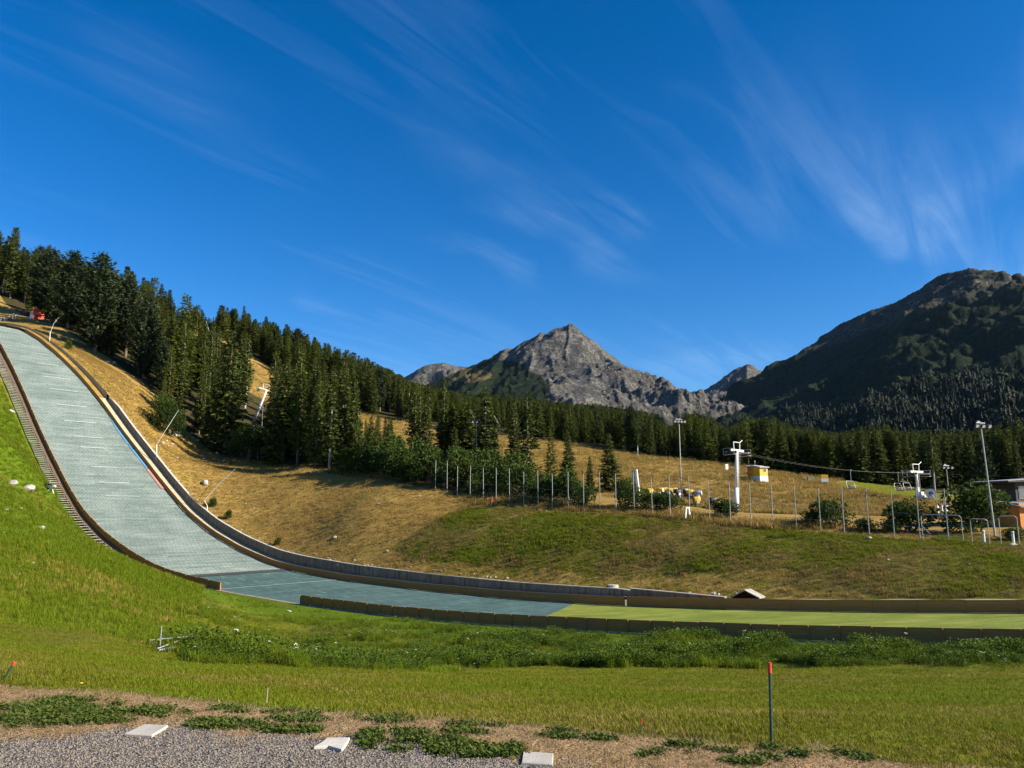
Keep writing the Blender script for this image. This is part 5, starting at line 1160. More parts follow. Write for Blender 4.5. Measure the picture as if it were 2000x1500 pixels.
hut(spot(1486, 149), R(22), 1.9, 2.0, 2.9, 'yellow hut with a white plinth and pale roof at the forest edge', M['yellow'], M['white_paint'], M['coping'], [(.25, 2.1, .8, .7)])
hut(spot(1470, 153), R(-16), 1.9, 1.8, 2.4, 'brown wooden shed joined to the left of the yellow hut', M['orange_wood'], M['brown_wood'], M['roof_grey'], [])
p = spot(1466, 151); o = thing('vent_pole', p, 'slim pole in front of the brown shed', 'pole'); MB().tube((.6, -1.2, -.3), (.6, -1.2, 3.4), .05).build('pole', M['steel'], o); MB().lathe([(.12, 3.3), (.12, 3.6)], (.6, -1.2, 0)).build('cap', M['steel'], o)
p = spot(1611, 150); o = thing('cabinet', p, 'yellow and white cabinet raised on thin legs', 'cabinet', None, R(-10))
MB().box((0, 0, 1.75), (1.3, .7, .75)).build('box', M['yellow'], o); MB().box((0, -.01, 1.05), (1.3, .68, .62)).build('box', M['white_paint'], o)
for sx in (-.55, .55):
    for sy in (-.25, .25): MB().box((sx, sy, .33), (.08, .08, .9)).build('leg', M['steel'], o)
for i, (px, d, w, h, mt, lb) in enumerate(((1582, 155, .9, .8, 'green_box', 'green electrical box left of the raised yellow cabinet'), (1570, 158, .7, .4, 'white_paint', 'small white box at the forest edge left of the green one'))):
    p = spot(px, d); o = thing('electrical_box', p, lb, 'box'); MB().box((0, 0, h / 2), (w, .5, h)).build('body', M[mt], o); MB().box((0, 0, h + .03), (w + .1, .6, .06)).build('lid', M['steel'], o)
p = spot(1420, 160); o = thing('sign', p, 'small blank white sign on a post at the top of the meadow', 'sign', None, R(12)); MB().tube((0, 0, -.3), (0, 0, 1.1), .04).build('post', M['steel'], o); MB().box((0, -.05, 1.35), (.6, .05, 1.1)).build('board', M['white_paint'], o)
p = spot(1246, 196); o = thing('marker_post', p, 'thin white marker post at the upper edge of the golden piste', 'post'); MB().tube((0, 0, -.3), (0, 0, 2.6), .05).build('post', M['white_paint'], o); MB().box((0, -.03, 1.7), (.22, .1, .5)).build('plate', M['white_paint'], o)
p = spot(1765, 150); o = thing('wooden_cross', p, 'pale wooden cross on trestle feet on the green patch', 'cross', None, R(-8)); MB().box((0, 0, 1.25), (.16, .14, 2.4)).build('upright', M['old_wood'], o); MB().box((0, -.09, 1.85), (1.1, .1, .16)).build('crossbeam', M['old_wood'], o)
for sg in (-1, 1): MB().tube((sg * .38, 0, -.15), (0, 0, .8), .05).build('foot', M['old_wood'], o)
p = spot(838, 208); o = thing('wooden_pole', p, 'short pale wooden pole beside the thin larch', 'pole'); MB().tube((0, 0, -.3), (0, 0, 3.2), .14, .12).build('pole', M['old_wood'], o); MB().box((0, 0, 3.25), (.9, .12, .12)).build('crossbar', M['old_wood'], o)
# cable drum and gates by the far pylon
p = spot(1819, 128); o = thing('cable_drum', p, 'pale round drum of the tow lift on a trestle', 'drum', None, R(-20)); MB().lathe([(.50, -.1), (.8, -.1), (.8, .1), (.50, .1), (.5, -.09)], (0, 0, 1.15), (0, 1, 0), 20).build('wheel', M['white_paint'], o); MB().lathe([(.3, -.3), (.3, .3)], (0, 0, 1.15), (0, 1, 0), 12).build('hub', M['dark_steel'], o)
MB().tube((-.7, 0, -.1), (0, .3, 1.15), .06).tube((.7, 0, -.1), (0, .3, 1.15), .06).tube((-.7, 0, -.1), (0, -.3, 1.15), .06).tube((.7, 0, -.1), (0, -.3, 1.15), .06).build('trestle', M['steel'], o)
for px, lb in ((1832, 'left'), (1841, 'middle'), (1849, 'right')):
    p = spot(px, 112); o = thing('entry_gate', p, 'slim pale entry gate post with a hanging panel below the drum', 'gate', 'entry gates below the drum', R(20)); MB().tube((0, 0, -.2), (0, 0, 3.0), .045).tube((.45, 0, -.2), (.45, 0, 2.0), .04).build('post', M['steel'], o); MB().box((.22, 0, .75), (.4, .04, 1.1)).build('panel', M['white_paint'], o)
p = spot(1806, 129); o = thing('parked_machine', p, 'low pale machine with rollers standing left of the drum', 'machine', None, R(10)); MB().box((0, 0, .55), (1.6, .8, .7)).box((-.5, 0, 1.1), (.5, .6, .5)).build('body', M['white_paint'], o)
for k in (-.55, 0, .55): MB().lathe([(.24, -.45), (.24, .45)], (k, 0, .22), (0, 1, 0), 12).build('roller', M['black'], o)
# ------------------------------------------------------------------ lodge at the right edge
p = spot(2045, 92); o = thing('lodge', p, 'orange timber lodge with grey lean-to roof and dark upper roof', 'building', None, R(14))
MB().box((0, 2, 1.0), (9.6, 6, 3.6)).build('wall', M['orange_wood'], o); MB().box((.9, 3.4, 4.1), (7.2, 4.4, 2.6)).build('upper_wall', M['roof_dark'], o)
MB().hexa([(-5.3, -1.7, 2.3), (5.3, -1.7, 2.3), (5.3, 1.6, 2.95), (-5.3, 1.6, 2.95), (-5.3, -1.7, 2.42), (5.3, -1.7, 2.42), (5.3, 1.6, 3.07), (-5.3, 1.6, 3.07)]).build('lean_to_roof', M['roof_grey'], o)
MB().hexa([(-4.6, .3, 5.25), (5.3, .3, 5.6), (5.3, 6.6, 5.6), (-4.6, 6.6, 5.25), (-4.6, .3, 5.4), (5.3, .3, 6.05), (5.3, 6.6, 6.05), (-4.6, 6.6, 5.4)]).build('roof', M['roof_dark'], o); MB().hexa([(-4.65, .25, 5.405), (5.35, .25, 6.055), (5.35, 6.65, 6.055), (-4.65, 6.65, 5.405), (-4.65, .25, 5.46), (5.35, .25, 6.11), (5.35, 6.65, 6.11), (-4.65, 6.65, 5.46)]).build('roof_edge', M['steel'], o)
for k in range(4):
    w = MB().box((-1.6 + 1.6 * k, 1.17, 4.1), (1.45, .08, 1.5)).build('window', M['steel'], o); MB().box((-1.6 + 1.6 * k, 1.12, 4.1), (1.3, .03, 1.35)).build('pane', M['glass'], w)
for k in range(12): MB().box((-4.5 + .8 * k, -1.02, .9), (.74, .04, 2.7)).build('plank', M['orange_wood'], o)
# ------------------------------------------------------------------ red hut and railed steps at the top of the jump
p = Vector(hit(72, 623)); o = thing('judge_hut', p, 'small red hut with a white windowed front at the top of the slope', 'hut', None, R(52)); W, Dp, H = 3.6, 3.0, 2.9
MB().box((0, 0, H / 2 - .3), (W, Dp, H + .6)).build('wall', M['red'], o); MB().box((0, -Dp / 2 - .04, .55), (W - .1, .08, 1.5)).build('front_panel', M['white_paint'], o) if False else None
MB().box((-W / 2 - .04, 0, .6), (.08, Dp - .1, 1.6)).build('front_panel', M['white_paint'], o)
for k in range(3): w = MB().box((-W / 2 - .05, -.95 + .95 * k, 2.0), (.1, .88, 1.05)).build('window', M['white_paint'], o); MB().box((-W / 2 - .11, -.95 + .95 * k, 2.0), (.03, .70, .86)).build('pane', M['glass'], w)
MB().hexa([(-W / 2 - .4, -Dp / 2 - .3, H), (W / 2 + .3, -Dp / 2 - .3, H + .0), (W / 2 + .3, Dp / 2 + .3, H), (-W / 2 - .4, Dp / 2 + .3, H), (-W / 2 - .4, -Dp / 2 - .3, H + .32), (W / 2 + .3, -Dp / 2 - .3, H + .14), (W / 2 + .3, Dp / 2 + .3, H + .14), (-W / 2 - .4, Dp / 2 + .3, H + .32)]).build('roof', M['red'], o)
a, b = Vector(hit(1, 627)), Vector(hit(28, 618)); o = thing('railed_stairs', (a + b) / 2, 'pale wooden stairs with railings at the top of the slope', 'stairs'); d = b - a
for off in (0., 1.1):
    sh = Vector((NX, NY, 0)) * off; MB().tube(a + sh + Vector((0, 0, 1.1)), b + sh + Vector((0, 0, 1.1)), .05).tube(a + sh + Vector((0, 0, .6)), b + sh + Vector((0, 0, .6)), .04).build('railing', M['white_paint'], o, world=True)
    for k in range(6): q = a + d * (k / 5) + sh; MB().tube(q - Vector((0, 0, .5)), q + Vector((0, 0, 1.15)), .05).build('post', M['white_paint'], o, world=True)
for k in range(9): q = a + d * ((k + .5) / 9) + Vector((NX, NY, 0)) * .55 + Vector((0, 0, .15)); MB().box(q, (.7, 1.2, .08)).build('step', M['old_wood'], o, world=True)
a, b = Vector(hit(34, 615)), Vector(hit(50, 614)); o = thing('railing', a, 'short grey railing between the stairs and the red hut', 'railing')
for k in range(4): q = a + (b - a) * (k / 3); MB().tube(q - Vector((0, 0, .3)), q + Vector((0, 0, 1.1)), .045).build('post', M['steel'], o, world=True)
for h in (.6, 1.1): MB().tube(a + Vector((0, 0, h)), b + Vector((0, 0, h)), .04).build('rail', M['steel'], o, world=True)
# ------------------------------------------------------------------ things on the green slope
p = Vector(hit(98, 962)); o = thing('snow_gun', p, 'small old snow gun on a tripod next to the grey steps', 'snow gun', None, R(-25))
MB().lathe([(.5, -.8), (.55, -.4), (.5, .1)], (-.5, 0, 1.0), (1, 0, .02), 14).build('fan_housing', M['black'], o); MB().lathe([(.28, 0), (.24, 1.1), (.12, 1.5)], (-.35, 0, .95), (1, 0, 0), 12).build('barrel', M['white_paint'], o); MB().box((.4, .05, 1.35), (1.7, .5, .06)).build('cover_board', M['brown_wood'], o); MB().tube((-.3, 0, 1.4), (-.3, 0, 2.0), .05).build('mast', M['steel'], o)
for q in range(3): a_ = q * 2.09; MB().tube((.2, 0, .9), (.2 + math.cos(a_) * .7, math.sin(a_) * .7, -.15), .055).build('leg', M['white_paint'], o)
p = Vector(hit(312, 1272)); k_ = p.y / FPX; o = thing('metal_stand', p, 'thin metal stand with a crossbar left lying at the foot of the bank', 'stand')
MB().tube((0, 0, -.05), (.1 * k_, 0, 46 * k_), .018).build('upright', M['steel'], o); MB().tube((-20 * k_, 0, 20 * k_), (62 * k_, .5, 24 * k_), .014).build('crossbar', M['steel'], o); MB().tube((0, 0, .03), (28 * k_, .05, .12), .035).build('base_tube', M['white_paint'], o); MB().tube((-2 * k_, -.1, .1), (22 * k_, .4, .25), .02).build('base_tube', M['steel'], o); MB().tube((62 * k_, .5, 24 * k_), (66 * k_, .55, 2 * k_), .012).build('side_leg', M['steel'], o)
# ------------------------------------------------------------------ stakes at the edge of the gravel
def stake(pb_, pt_, label, r, tip, tipmat, mat):
    b = Vector(hit(*pb_, dmin=2.)); t_ = Vector(at(*pt_, b.y)); o = thing('stake', b, label, 'stake'); d = t_ - b
    MB().tube(b - d.normalized() * .08, b + d * (1 - tip), r, r, 10).build('shaft', mat, o, world=True)
    if tip: MB().tube(b + d * (1 - tip), t_, r * 1.35, r * 1.3, 10).build('tip', tipmat, o, world=True)
    return o
stake((1507, 1453), (1503, 1294), 'upright dark green stake with an orange-red tip', .011, .13, M['orange_tip'], M['green_stake']); stake((6, 1330), (28, 1293), 'dark stake with an orange tip leaning over in the grass', .011, .16, M['orange_tip'], M['green_stake']); stake((1252, 1436), (1253, 1404), 'very short thin stake with a red tip', .0035, .3, M['orange_tip'], M['green_stake']); stake((520, 1378), (523, 1344), 'bare thin wooden stick at the gravel edge', .005, 0, None, M['old_wood'])
b = Vector(hit(157, 1346)); o = thing('yellow_flower', b, 'single yellow flower on a thin stalk at the gravel edge', 'flower'); MB().tube((0, 0, -.01), (.004, 0, .05), .002, .002, 5).build('stalk', M['green_stake'], o); MB().lathe([(.004, 0), (.016, .004), (.018, .01), (.006, .014)], (.004, 0, .05), n=10).build('bloom', M['yellow'], o)
# ------------------------------------------------------------------ slabs
def slab(pix, label, th, mat, on=None):
    P_ = [Vector(hit(*q, dmin=2.)) for q in pix]; zt_ = sum(q.z for q in P_) / len(P_) - .002; P_ = [Vector((q.x, q.y, zt_)) for q in P_] if on is None else P_; c = sum(P_, Vector()) / len(P_); n = len(P_); o = thing('stone_slab', c, label, 'slab')
    up = Vector((0, 0, .016)); vs = [q + up for q in P_] + [c + (q - c) * 1.0 - Vector((0, 0, th)) for q in P_]; vin = [c + (q - c) * .965 + up + Vector((0, 0, .006)) for q in P_]
    m = MB(); m.add(vin + vs[:n] + vs[n:], [tuple(range(n))] + [(i + n, (i + 1) % n + n, (i + 1) % n, i) for i in range(n)] + [(i + 2 * n, (i + 1) % n + 2 * n, (i + 1) % n + n, i + n) for i in range(n)])
    m.build('slab_body', mat, o, world=True)
slab([(243, 1438), (296, 1441), (328, 1422), (281, 1420)], 'square pale stone slab set in the gravel beside the weed patch', .05, M['coping']); slab([(613, 1464), (641, 1462), (667, 1470), (678, 1456), (683, 1446), (640, 1446), (629, 1454)], 'broken pale slab with a ragged edge in the gravel', .05, M['coping']); slab([(1019, 1494), (1079, 1500), (1081, 1478), (1022, 1472)], 'pale rectangular slab beside leafy weeds in the gravel', .05, M['coping'])
slab([(1034, 1240), (1051, 1242), (1064, 1239), (1046, 1236)], 'small white slab lying on the weedy bank below the boards', .2, M['white_paint'], 1)
# ------------------------------------------------------------------ rocks
def rock_mesh(seed):
    import bmesh
    bm = bmesh.new(); bmesh.ops.create_icosphere(bm, subdivisions=2, radius=1); rr = random.Random(seed); pl = [(Vector((rr.gauss(0, 1), rr.gauss(0, 1), rr.gauss(0, 1))).normalized(), rr.uniform(.55, .85)) for _ in range(9)]
    for v in bm.verts:
        for (n_, d_) in pl:
            e = v.co.dot(n_) - d_
            if e > 0: v.co -= n_ * e
        v.co.x *= 1.25; v.co.z *= .75
    me = bpy.data.meshes.new('rock'); bm.to_mesh(me); bm.free(); return me
M['boulder'] = concrete('pale_granite', (.46, .43, .38), .35); RK = [rock_mesh(i) for i in range(6)]
for me in RK: me.materials.append(M['boulder'])
def rock(px, py, wpx, label, grp=None):
    p = hit(px, py); k = wpx / 2 * p[1] / FPX; rr = random.Random(int(px * 7 + py)); o = link(bpy.data.objects.new('rock', rr.choice(RK))); o.location = (p[0], p[1], p[2] + k * .25); o.scale = (k, k * rr.uniform(.7, 1.1), k * rr.uniform(.7, 1.)); o.rotation_euler = (rr.uniform(-.3, .3), rr.uniform(-.3, .3), rr.uniform(0, 6)); tag(o, label, 'rock', grp)
rock(27, 946, 22, 'large pale boulder in the grass left of the old snow gun'); rock(55, 957, 24, 'flat pale boulder between the large boulder and the old snow gun'); rock(82, 1033, 14, 'bright white rock alone in the green slope'); rock(13, 997, 9, 'small white rock below the two pale boulders')
rock(340, 850, 26, 'big pale outcrop at the foot of the round shrub'); rock(400, 945, 20, 'grey flat stone by the dark bent pipe'); rock(357, 1217, 11, 'dark-sided rock in the weeds above the metal stand'); rock(1697, 1053, 13, 'low pale rock on the crest below the posts'); rock(1978, 1067, 16, 'low stone by the frame at the end of the crest'); rock(926, 984, 8, 'white stone to the left of the person'); rock(970, 985, 7, 'white stone to the right of the person')
GL = (('small pale stone on the dry slope above the wall', 'stones on the dry slope', ((318, 866, 7), (328, 872, 6), (336, 868, 7), (311, 871, 5), (325, 862, 6), (386, 861, 6), (376, 856, 5), (346, 895, 6), (399, 897, 7), (392, 892, 4), (418, 898, 6), (428, 899, 6), (437, 901, 6), (446, 903, 5), (424, 886, 9), (360, 880, 4), (210, 708, 10), (222, 711, 12), (740, 985, 6), (757, 1077, 6), (655, 1050, 8), (480, 985, 4), (495, 992, 4), (820, 970, 6), (660, 1104, 8))),
      ('small pale stone in the green slope', 'stones in the green slope', ((42, 993, 5), (39, 1107, 8), (49, 1155, 10), (38, 1122, 6), (65, 1100, 5), (10, 1040, 4), (22, 805, 12), (368, 1271, 12), (489, 1267, 11), (405, 1283, 6), (438, 1283, 6), (533, 1258, 6), (541, 1262, 6), (460, 1272, 7), (565, 1195, 8), (405, 1188, 7), (458, 1206, 6), (173, 1130, 6))),
      ('small pale stone on the bank below the net posts', 'stones on the bank below the posts', ((1053, 996, 5), (1067, 998, 5), (1130, 1003, 5), (1269, 1013, 5), (1395, 1024, 5), (1735, 1094, 6), (1743, 1103, 7), (1892, 1103, 6), (957, 1060, 4), (1125, 1058, 6), (1562, 1124, 5), (1120, 1065, 5))))
for (lb, gr, L_) in GL:
    for (px, py, w) in L_: rock(px, py, w, lb, gr)
RB = random.Random(3); m = MB(); V = []; 
for i in range(140):      # rubble behind the wing wall and along the coping
    if i < 60: s_ = RB.uniform(sa, sb + 2.0); t_ = float(t_far(s_)) + RB.uniform(1.1, 2.6); r = RB.uniform(.07, .22)
    else: s_ = RB.uniform(S_WALL0 + 8, -60); t_ = float(t_far(s_)) + LEDGE + RB.uniform(.35, 1.1); r = RB.uniform(.05, .17)
    x, y = xy(s_, t_); z = hz(x, y); c = Vector((x, y, z + r * .2)); rot = Matrix.Rotation(RB.uniform(0, 6), 3, Vector((RB.gauss(0, 1), RB.gauss(0, 1), RB.gauss(0, 1))).normalized()); V.append((c, r, rot))
base = RK[0]; bv = [v.co.copy() for v in base.vertices]; bf = [tuple(q.vertices) for q in base.polygons]
for (c, r, rot) in V: m.add([rot @ (q * r) + c for q in bv], bf)
tag(m.build('rubble', M['boulder']), 'loose pale rubble along the wall top and behind the wing wall', 'rubble', kind='stuff')
# ------------------------------------------------------------------ person on the bank
def person():
    p = Vector(hit(958, 992)); o = thing('person', p, 'person in a red jacket and dark trousers walking along the top of the bank', 'person', None, R(100))
    J = {'pelvis': (0, 0, .92), 'chest': (0, -.14, 1.22), 'neck': (0, -.22, 1.46), 'head': (0, -.26, 1.58), 'crown': (0, -.27, 1.72), 'sl': (.2, -.19, 1.38), 'el': (.27, -.16, 1.12), 'wl': (.22, -.36, .95), 'hl': (.2, -.43, .88), 'sr': (-.2, -.19, 1.38), 'er': (-.27, -.12, 1.12), 'wr': (-.24, -.22, .9), 'hr': (-.23, -.26, .82),
         'hipl': (.1, 0, .9), 'kl': (.11, -.16, .5), 'al': (.1, -.12, .09), 'tl': (.1, -.3, .04), 'hipr': (-.1, 0, .9), 'kr': (-.11, .02, .48), 'ar': (-.1, .22, .1), 'tr': (-.1, .08, .04)}
    RD = {'pelvis': .15, 'chest': .17, 'neck': .065, 'head': .1, 'crown': .085, 'sl': .085, 'el': .06, 'wl': .042, 'hl': .04, 'sr': .085, 'er': .06, 'wr': .042, 'hr': .04, 'hipl': .1, 'kl': .075, 'al': .05, 'tl': .045, 'hipr': .1, 'kr': .075, 'ar': .05, 'tr': .045}
    E_ = [('pelvis', 'chest'), ('chest', 'neck'), ('neck', 'head'), ('head', 'crown'), ('chest', 'sl'), ('sl', 'el'), ('el', 'wl'), ('wl', 'hl'), ('chest', 'sr'), ('sr', 'er'), ('er', 'wr'), ('wr', 'hr'), ('pelvis', 'hipl'), ('hipl', 'kl'), ('kl', 'al'), ('al', 'tl'), ('pelvis', 'hipr'), ('hipr', 'kr'), ('kr', 'ar'), ('ar', 'tr')]
    k = list(J); me = bpy.data.meshes.new('body'); me.from_pydata([J[q] for q in k], [(k.index(a), k.index(b)) for a, b in E_], [])
    b = link(bpy.data.objects.new('body', me)); b.parent = o; md = b.modifiers.new('skin', 'SKIN'); 
    if not me.skin_vertices: bpy.context.view_layer.objects.active = b; bpy.ops.mesh.customdata_skin_add()
    for i, q in enumerate(k): me.skin_vertices[0].data[i].radius = (RD[q], RD[q]); me.skin_vertices[0].data[i].use_root = (q == 'pelvis')
    b.modifiers.new('sub', 'SUBSURF').levels = 2; b.modifiers['sub'].render_levels = 2
    t = MT('clothing'); sp = t.n('ShaderNodeSeparateXYZ'); t.L(t.P(False), sp.inputs[0]); z = sp.outputs['Z']
    c = t.mix(t.rng(z, .85, .87), (.025, .028, .04), (.55, .03, .045)); c = t.mix(t.rng(z, 1.46, 1.48), c, (.45, .28, .2)); c = t.mix(t.rng(z, .1, .08, 0, 1), c, (.02, .02, .02)); me.materials.append(t.done(c, .8))
    MB().lathe([(.112, -.02), (.118, .05), (.09, .13), (.03, .16)], (0, -.25, 1.62), n=14).build('hair', simple('dark_hair', (.05, .03, .02), .7), o, True)
person()
# ------------------------------------------------------------------ grass, weeds, litter and gravel
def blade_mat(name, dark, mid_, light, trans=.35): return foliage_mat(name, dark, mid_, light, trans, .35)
M['g_olive'] = blade_mat('grass_olive', (.065, .082, .004), (.150, .168, .007), (.25, .245, .02)); M['g_lush'] = blade_mat('grass_lush', (.055, .090, .003), (.130, .185, .005), (.22, .27, .014))
M['g_dry'] = blade_mat('grass_dry', (.15, .095, .024), (.34, .22, .058), (.52, .38, .14), .3); M['g_brown'] = blade_mat('grass_brown', (.085, .062, .018), (.18, .135, .04), (.31, .24, .09), .3)
M['weed'] = blade_mat('weed_leaves', (.018, .038, .004), (.052, .092, .007), (.125, .175, .018), .28); M['weed_low'] = blade_mat('low_weed_leaves', (.032, .050, .008), (.080, .115, .018), (.17, .20, .045), .3)
M['straw'] = blade_mat('straw', (.14, .085, .04), (.32, .21, .10), (.55, .42, .24), .1); M['petal'] = simple('white_umbel', (.66, .66, .55), .8, 0, .1)
def tuft(seed, n, h, spread, w, mat, lean=.5, flat=0.):
    g = np.random.RandomState(seed); V = []; F = []; T = []
    for i in range(n):
        a = g.uniform(0, 6.28); r = spread * math.sqrt(g.rand()); b = np.array([math.cos(a) * r, math.sin(a) * r, -.01]); q = g.uniform(0, 6.28); hh = h * g.uniform(.55, 1.15); ln = lean * g.uniform(.2, 1.2)
        d = np.array([math.cos(q), math.sin(q), 0]); s_ = np.array([-d[1], d[0], 0]) * w * g.uniform(.7, 1.3)
        up = np.array([0, 0, 1.]) * (1 - flat) + np.array([0, 0, .08]) * flat; m1 = b + up * hh * .55 + d * hh * (.2 * ln + .5 * flat); t1 = b + up * hh + d * hh * (.75 * ln + flat)
        if flat: t1[2] = max(.004, b[2] + g.uniform(.005, .03))
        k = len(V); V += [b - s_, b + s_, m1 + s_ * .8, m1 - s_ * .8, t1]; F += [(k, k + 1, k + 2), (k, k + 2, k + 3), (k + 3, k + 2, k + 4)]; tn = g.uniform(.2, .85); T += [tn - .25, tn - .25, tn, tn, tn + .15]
    me = np_mesh('tuft', V, F, mat, smooth=False); set_attr(me, 'tone', np.clip(T, 0, 1)); return me
def weed_mesh(seed, n, h, w, leaf, mat, rosette=False):
    g = np.random.RandomState(seed); v = g.normal(size=(n, 3)); P = np.stack([g.normal(0, w * .4, n), g.normal(0, w * .4, n), h * g.rand(n) ** (.8 if not rosette else 2)], -1)
    D = np.stack([g.normal(size=n), g.normal(size=n), g.uniform(-.1, .9, n)], -1); D /= np.linalg.norm(D, axis=1)[:, None]; D *= leaf * g.uniform(.6, 1.3, n)[:, None]; S = np.cross(D, g.normal(size=(n, 3)) + np.array([0, 0, 1.])); S /= np.linalg.norm(S, axis=1)[:, None]; S *= leaf * .3
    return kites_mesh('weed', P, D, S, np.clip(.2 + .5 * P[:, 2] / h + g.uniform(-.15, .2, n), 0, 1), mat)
def umbel(seed):
    g = random.Random(seed); m = MB()
    for i in range(16):
        a = g.uniform(0, 6.28); r = .085 * math.sqrt(g.random()); c = Vector((math.cos(a) * r, math.sin(a) * r, .75 - r * r * 4 + g.uniform(-.01, .01))); m.add([c + Vector((math.cos(k * 1.26 + a) * .02, math.sin(k * 1.26 + a) * .02, 0)) for k in range(5)] + [c + Vector((0, 0, .012))], [(k, (k + 1) % 5, 5) for k in range(5)])
    return m.mesh('umbel', M['petal'])
g = np.random.RandomState(21)
def patchy(x, y, sc_, seed, groups, edges, sy=1.):
    f = fbm(x / sc_, y / (sc_ * sy), 4, seed, .6) + g.normal(0, .06, len(x)); k = np.digitize(f, edges); out = np.zeros(len(x), int)
    for i, gr_ in enumerate(groups): m = k == i; out[m] = np.array(gr_)[g.randint(0, len(gr_), int(m.sum()))]
    return out
def view_pts(n, pxr, d0, d1, pw=0.):
    u = g.rand(n); d = np.exp(math.log(d0) + (math.log(d1) - math.log(d0)) * u) if pw == 0 else (d0 ** pw + (d1 ** pw - d0 ** pw) * u) ** (1 / pw)
    px = g.uniform(*pxr, n); return (px - 1000) / FPX * d, d
# mown lawn
BANK = [hit(*p)[:2] for p in ((330, 1292), (520, 1302), (700, 1308), (850, 1306), (1000, 1304), (1250, 1304), (1500, 1302), (1750, 1302), (2000, 1300), (2150, 1300))] + [xy(20, TN - 1.0), xy(-30, TN - 1.0), xy(-60, TN - 1.0), xy(-93, TN - 1.2), tuple(hit(380, 1190)[:2]), tuple(hit(340, 1240)[:2])]
BX = [p[0] for p in BANK]; BY = [p[1] for p in BANK]
x, y = view_pts(110000, (-120, 2120), 4.8, 62); s_, t_ = st(x, y); vs = verge_sd(x, y) + (fbm(x * 2.2, y * 2.2, 3, 14) - .5) * .6
ok = (vs < 0) & (t_ < TN - 3) ; x, y = x[ok], y[ok]; n = len(x); z = height(x, y); dist = np.hypot(x, y)
sz = (.5 + dist / 34) * g.uniform(.7, 1.3, n) * (.6 + .8 * fbm(x / 1.3, y / 1.3, 3, 91))
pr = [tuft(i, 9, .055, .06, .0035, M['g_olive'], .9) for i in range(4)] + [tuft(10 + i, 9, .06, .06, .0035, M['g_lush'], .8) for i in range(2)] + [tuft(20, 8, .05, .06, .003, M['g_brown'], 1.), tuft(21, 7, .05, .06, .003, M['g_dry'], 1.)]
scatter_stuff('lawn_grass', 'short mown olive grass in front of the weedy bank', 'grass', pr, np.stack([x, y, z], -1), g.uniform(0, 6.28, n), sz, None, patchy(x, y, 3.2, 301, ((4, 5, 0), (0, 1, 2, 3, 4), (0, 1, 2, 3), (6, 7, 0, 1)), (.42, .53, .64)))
# weedy bank under the near boards
x = g.uniform(min(BX), max(BX), 90000); y = g.uniform(min(BY), max(BY), 90000); ok = in_poly(x + (fbm(x / 2.5, y / 2.5, 3, 61) - .5) * 5, y + (fbm(x / 2.5 + 30, y / 2.5, 3, 62) - .5) * 5, BANK) & (st(x, y)[1] < TN - .95); x, y = x[ok], y[ok]; s_, t_ = st(x, y); keep = g.rand(len(x)) < np.interp(s_, [-95, -70, -45, 0], [.5, .6, .95, 1]); x, y = x[keep][:22000], y[keep][:22000]; n = len(x); s_, t_ = st(x, y); edge = np.clip((TN - .6 - t_) / 1.6, .55, 1)
sz = np.interp(s_, [-95, -70, -45, -20, 20], [.16, .24, .42, .52, .5]) * edge * g.uniform(.6, 1.25, n) * np.clip(2.6 * fbm(x / 2.6, y / 2.6, 3, 33) - .45, .3, 1.6)
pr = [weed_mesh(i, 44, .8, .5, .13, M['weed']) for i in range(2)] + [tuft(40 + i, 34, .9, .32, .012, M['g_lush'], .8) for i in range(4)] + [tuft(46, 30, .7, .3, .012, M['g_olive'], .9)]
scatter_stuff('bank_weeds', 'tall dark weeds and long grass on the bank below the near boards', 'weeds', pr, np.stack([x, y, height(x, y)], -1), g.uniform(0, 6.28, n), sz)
wm = (s_ > -62 + 26 * g.rand(n)) & (x > -20 + 22 * g.rand(n)) & (g.rand(n) < .7) & (fbm(x / 2.2 + 5, y / 2.2, 3, 81) > .36)
scatter_stuff('leafy_weeds', 'dark broad-leaved weeds crowding the bank below the outrun boards', 'weeds', [weed_mesh(130 + i, 80, .85, .6, .13, M['weed']) for i in range(4)], np.stack([x[wm], y[wm], height(x[wm], y[wm])], -1), g.uniform(0, 6.28, int(wm.sum())), np.clip(sz[wm] * 1.35, .25, 1.))
i_ = g.choice(n, 420, replace=False); i_ = i_[s_[i_] > -75]
scatter_stuff('white_umbels', 'white umbel flowers scattered over the weedy bank', 'flowers', [umbel(i) for i in range(3)], np.stack([x[i_], y[i_], height(x[i_], y[i_]) + sz[i_] * .1], -1), g.uniform(0, 6.28, len(i_)), np.clip(sz[i_] * 1.25, .35, 1.) * g.uniform(.8, 1.2, len(i_)), g.normal(0, .15, (len(i_), 2)))
# green slope left of the steps
s0 = g.uniform(-205, -15, 80000); t0 = TN - 3 - 75 * g.rand(80000) ** 1.2; x, y = xy(s0, t0); z = height(x, y); px, py = project(x, y, z); ok = (y > 14) & (px > -120) & (px < 900) & ~in_poly(x, y, BANK); ok &= ~((s0 > -70) & (y < 30)); x, y, z = x[ok][:40000], y[ok][:40000], z[ok][:40000]; n = len(x)
pr = [tuft(50 + i, 22, .34, .32, .012, M['g_lush'], 1.) for i in range(4)] + [tuft(56, 18, .3, .3, .012, M['g_olive'], 1.), tuft(57, 18, .34, .3, .01, M['g_dry'], 1.)]
scatter_stuff('slope_grass', 'rough green grass on the slope beside the grey steps', 'grass', pr, np.stack([x, y, z], -1), g.uniform(0, 6.28, n), g.uniform(.5, 1.15, n) * np.clip(.4 + y / 70, .5, 1.3), None, patchy(x, y, 7, 303, ((0, 1, 2, 3), (0, 1, 2, 3, 4), (4, 2, 1), (5, 4, 4)), (.45, .6, .7)))
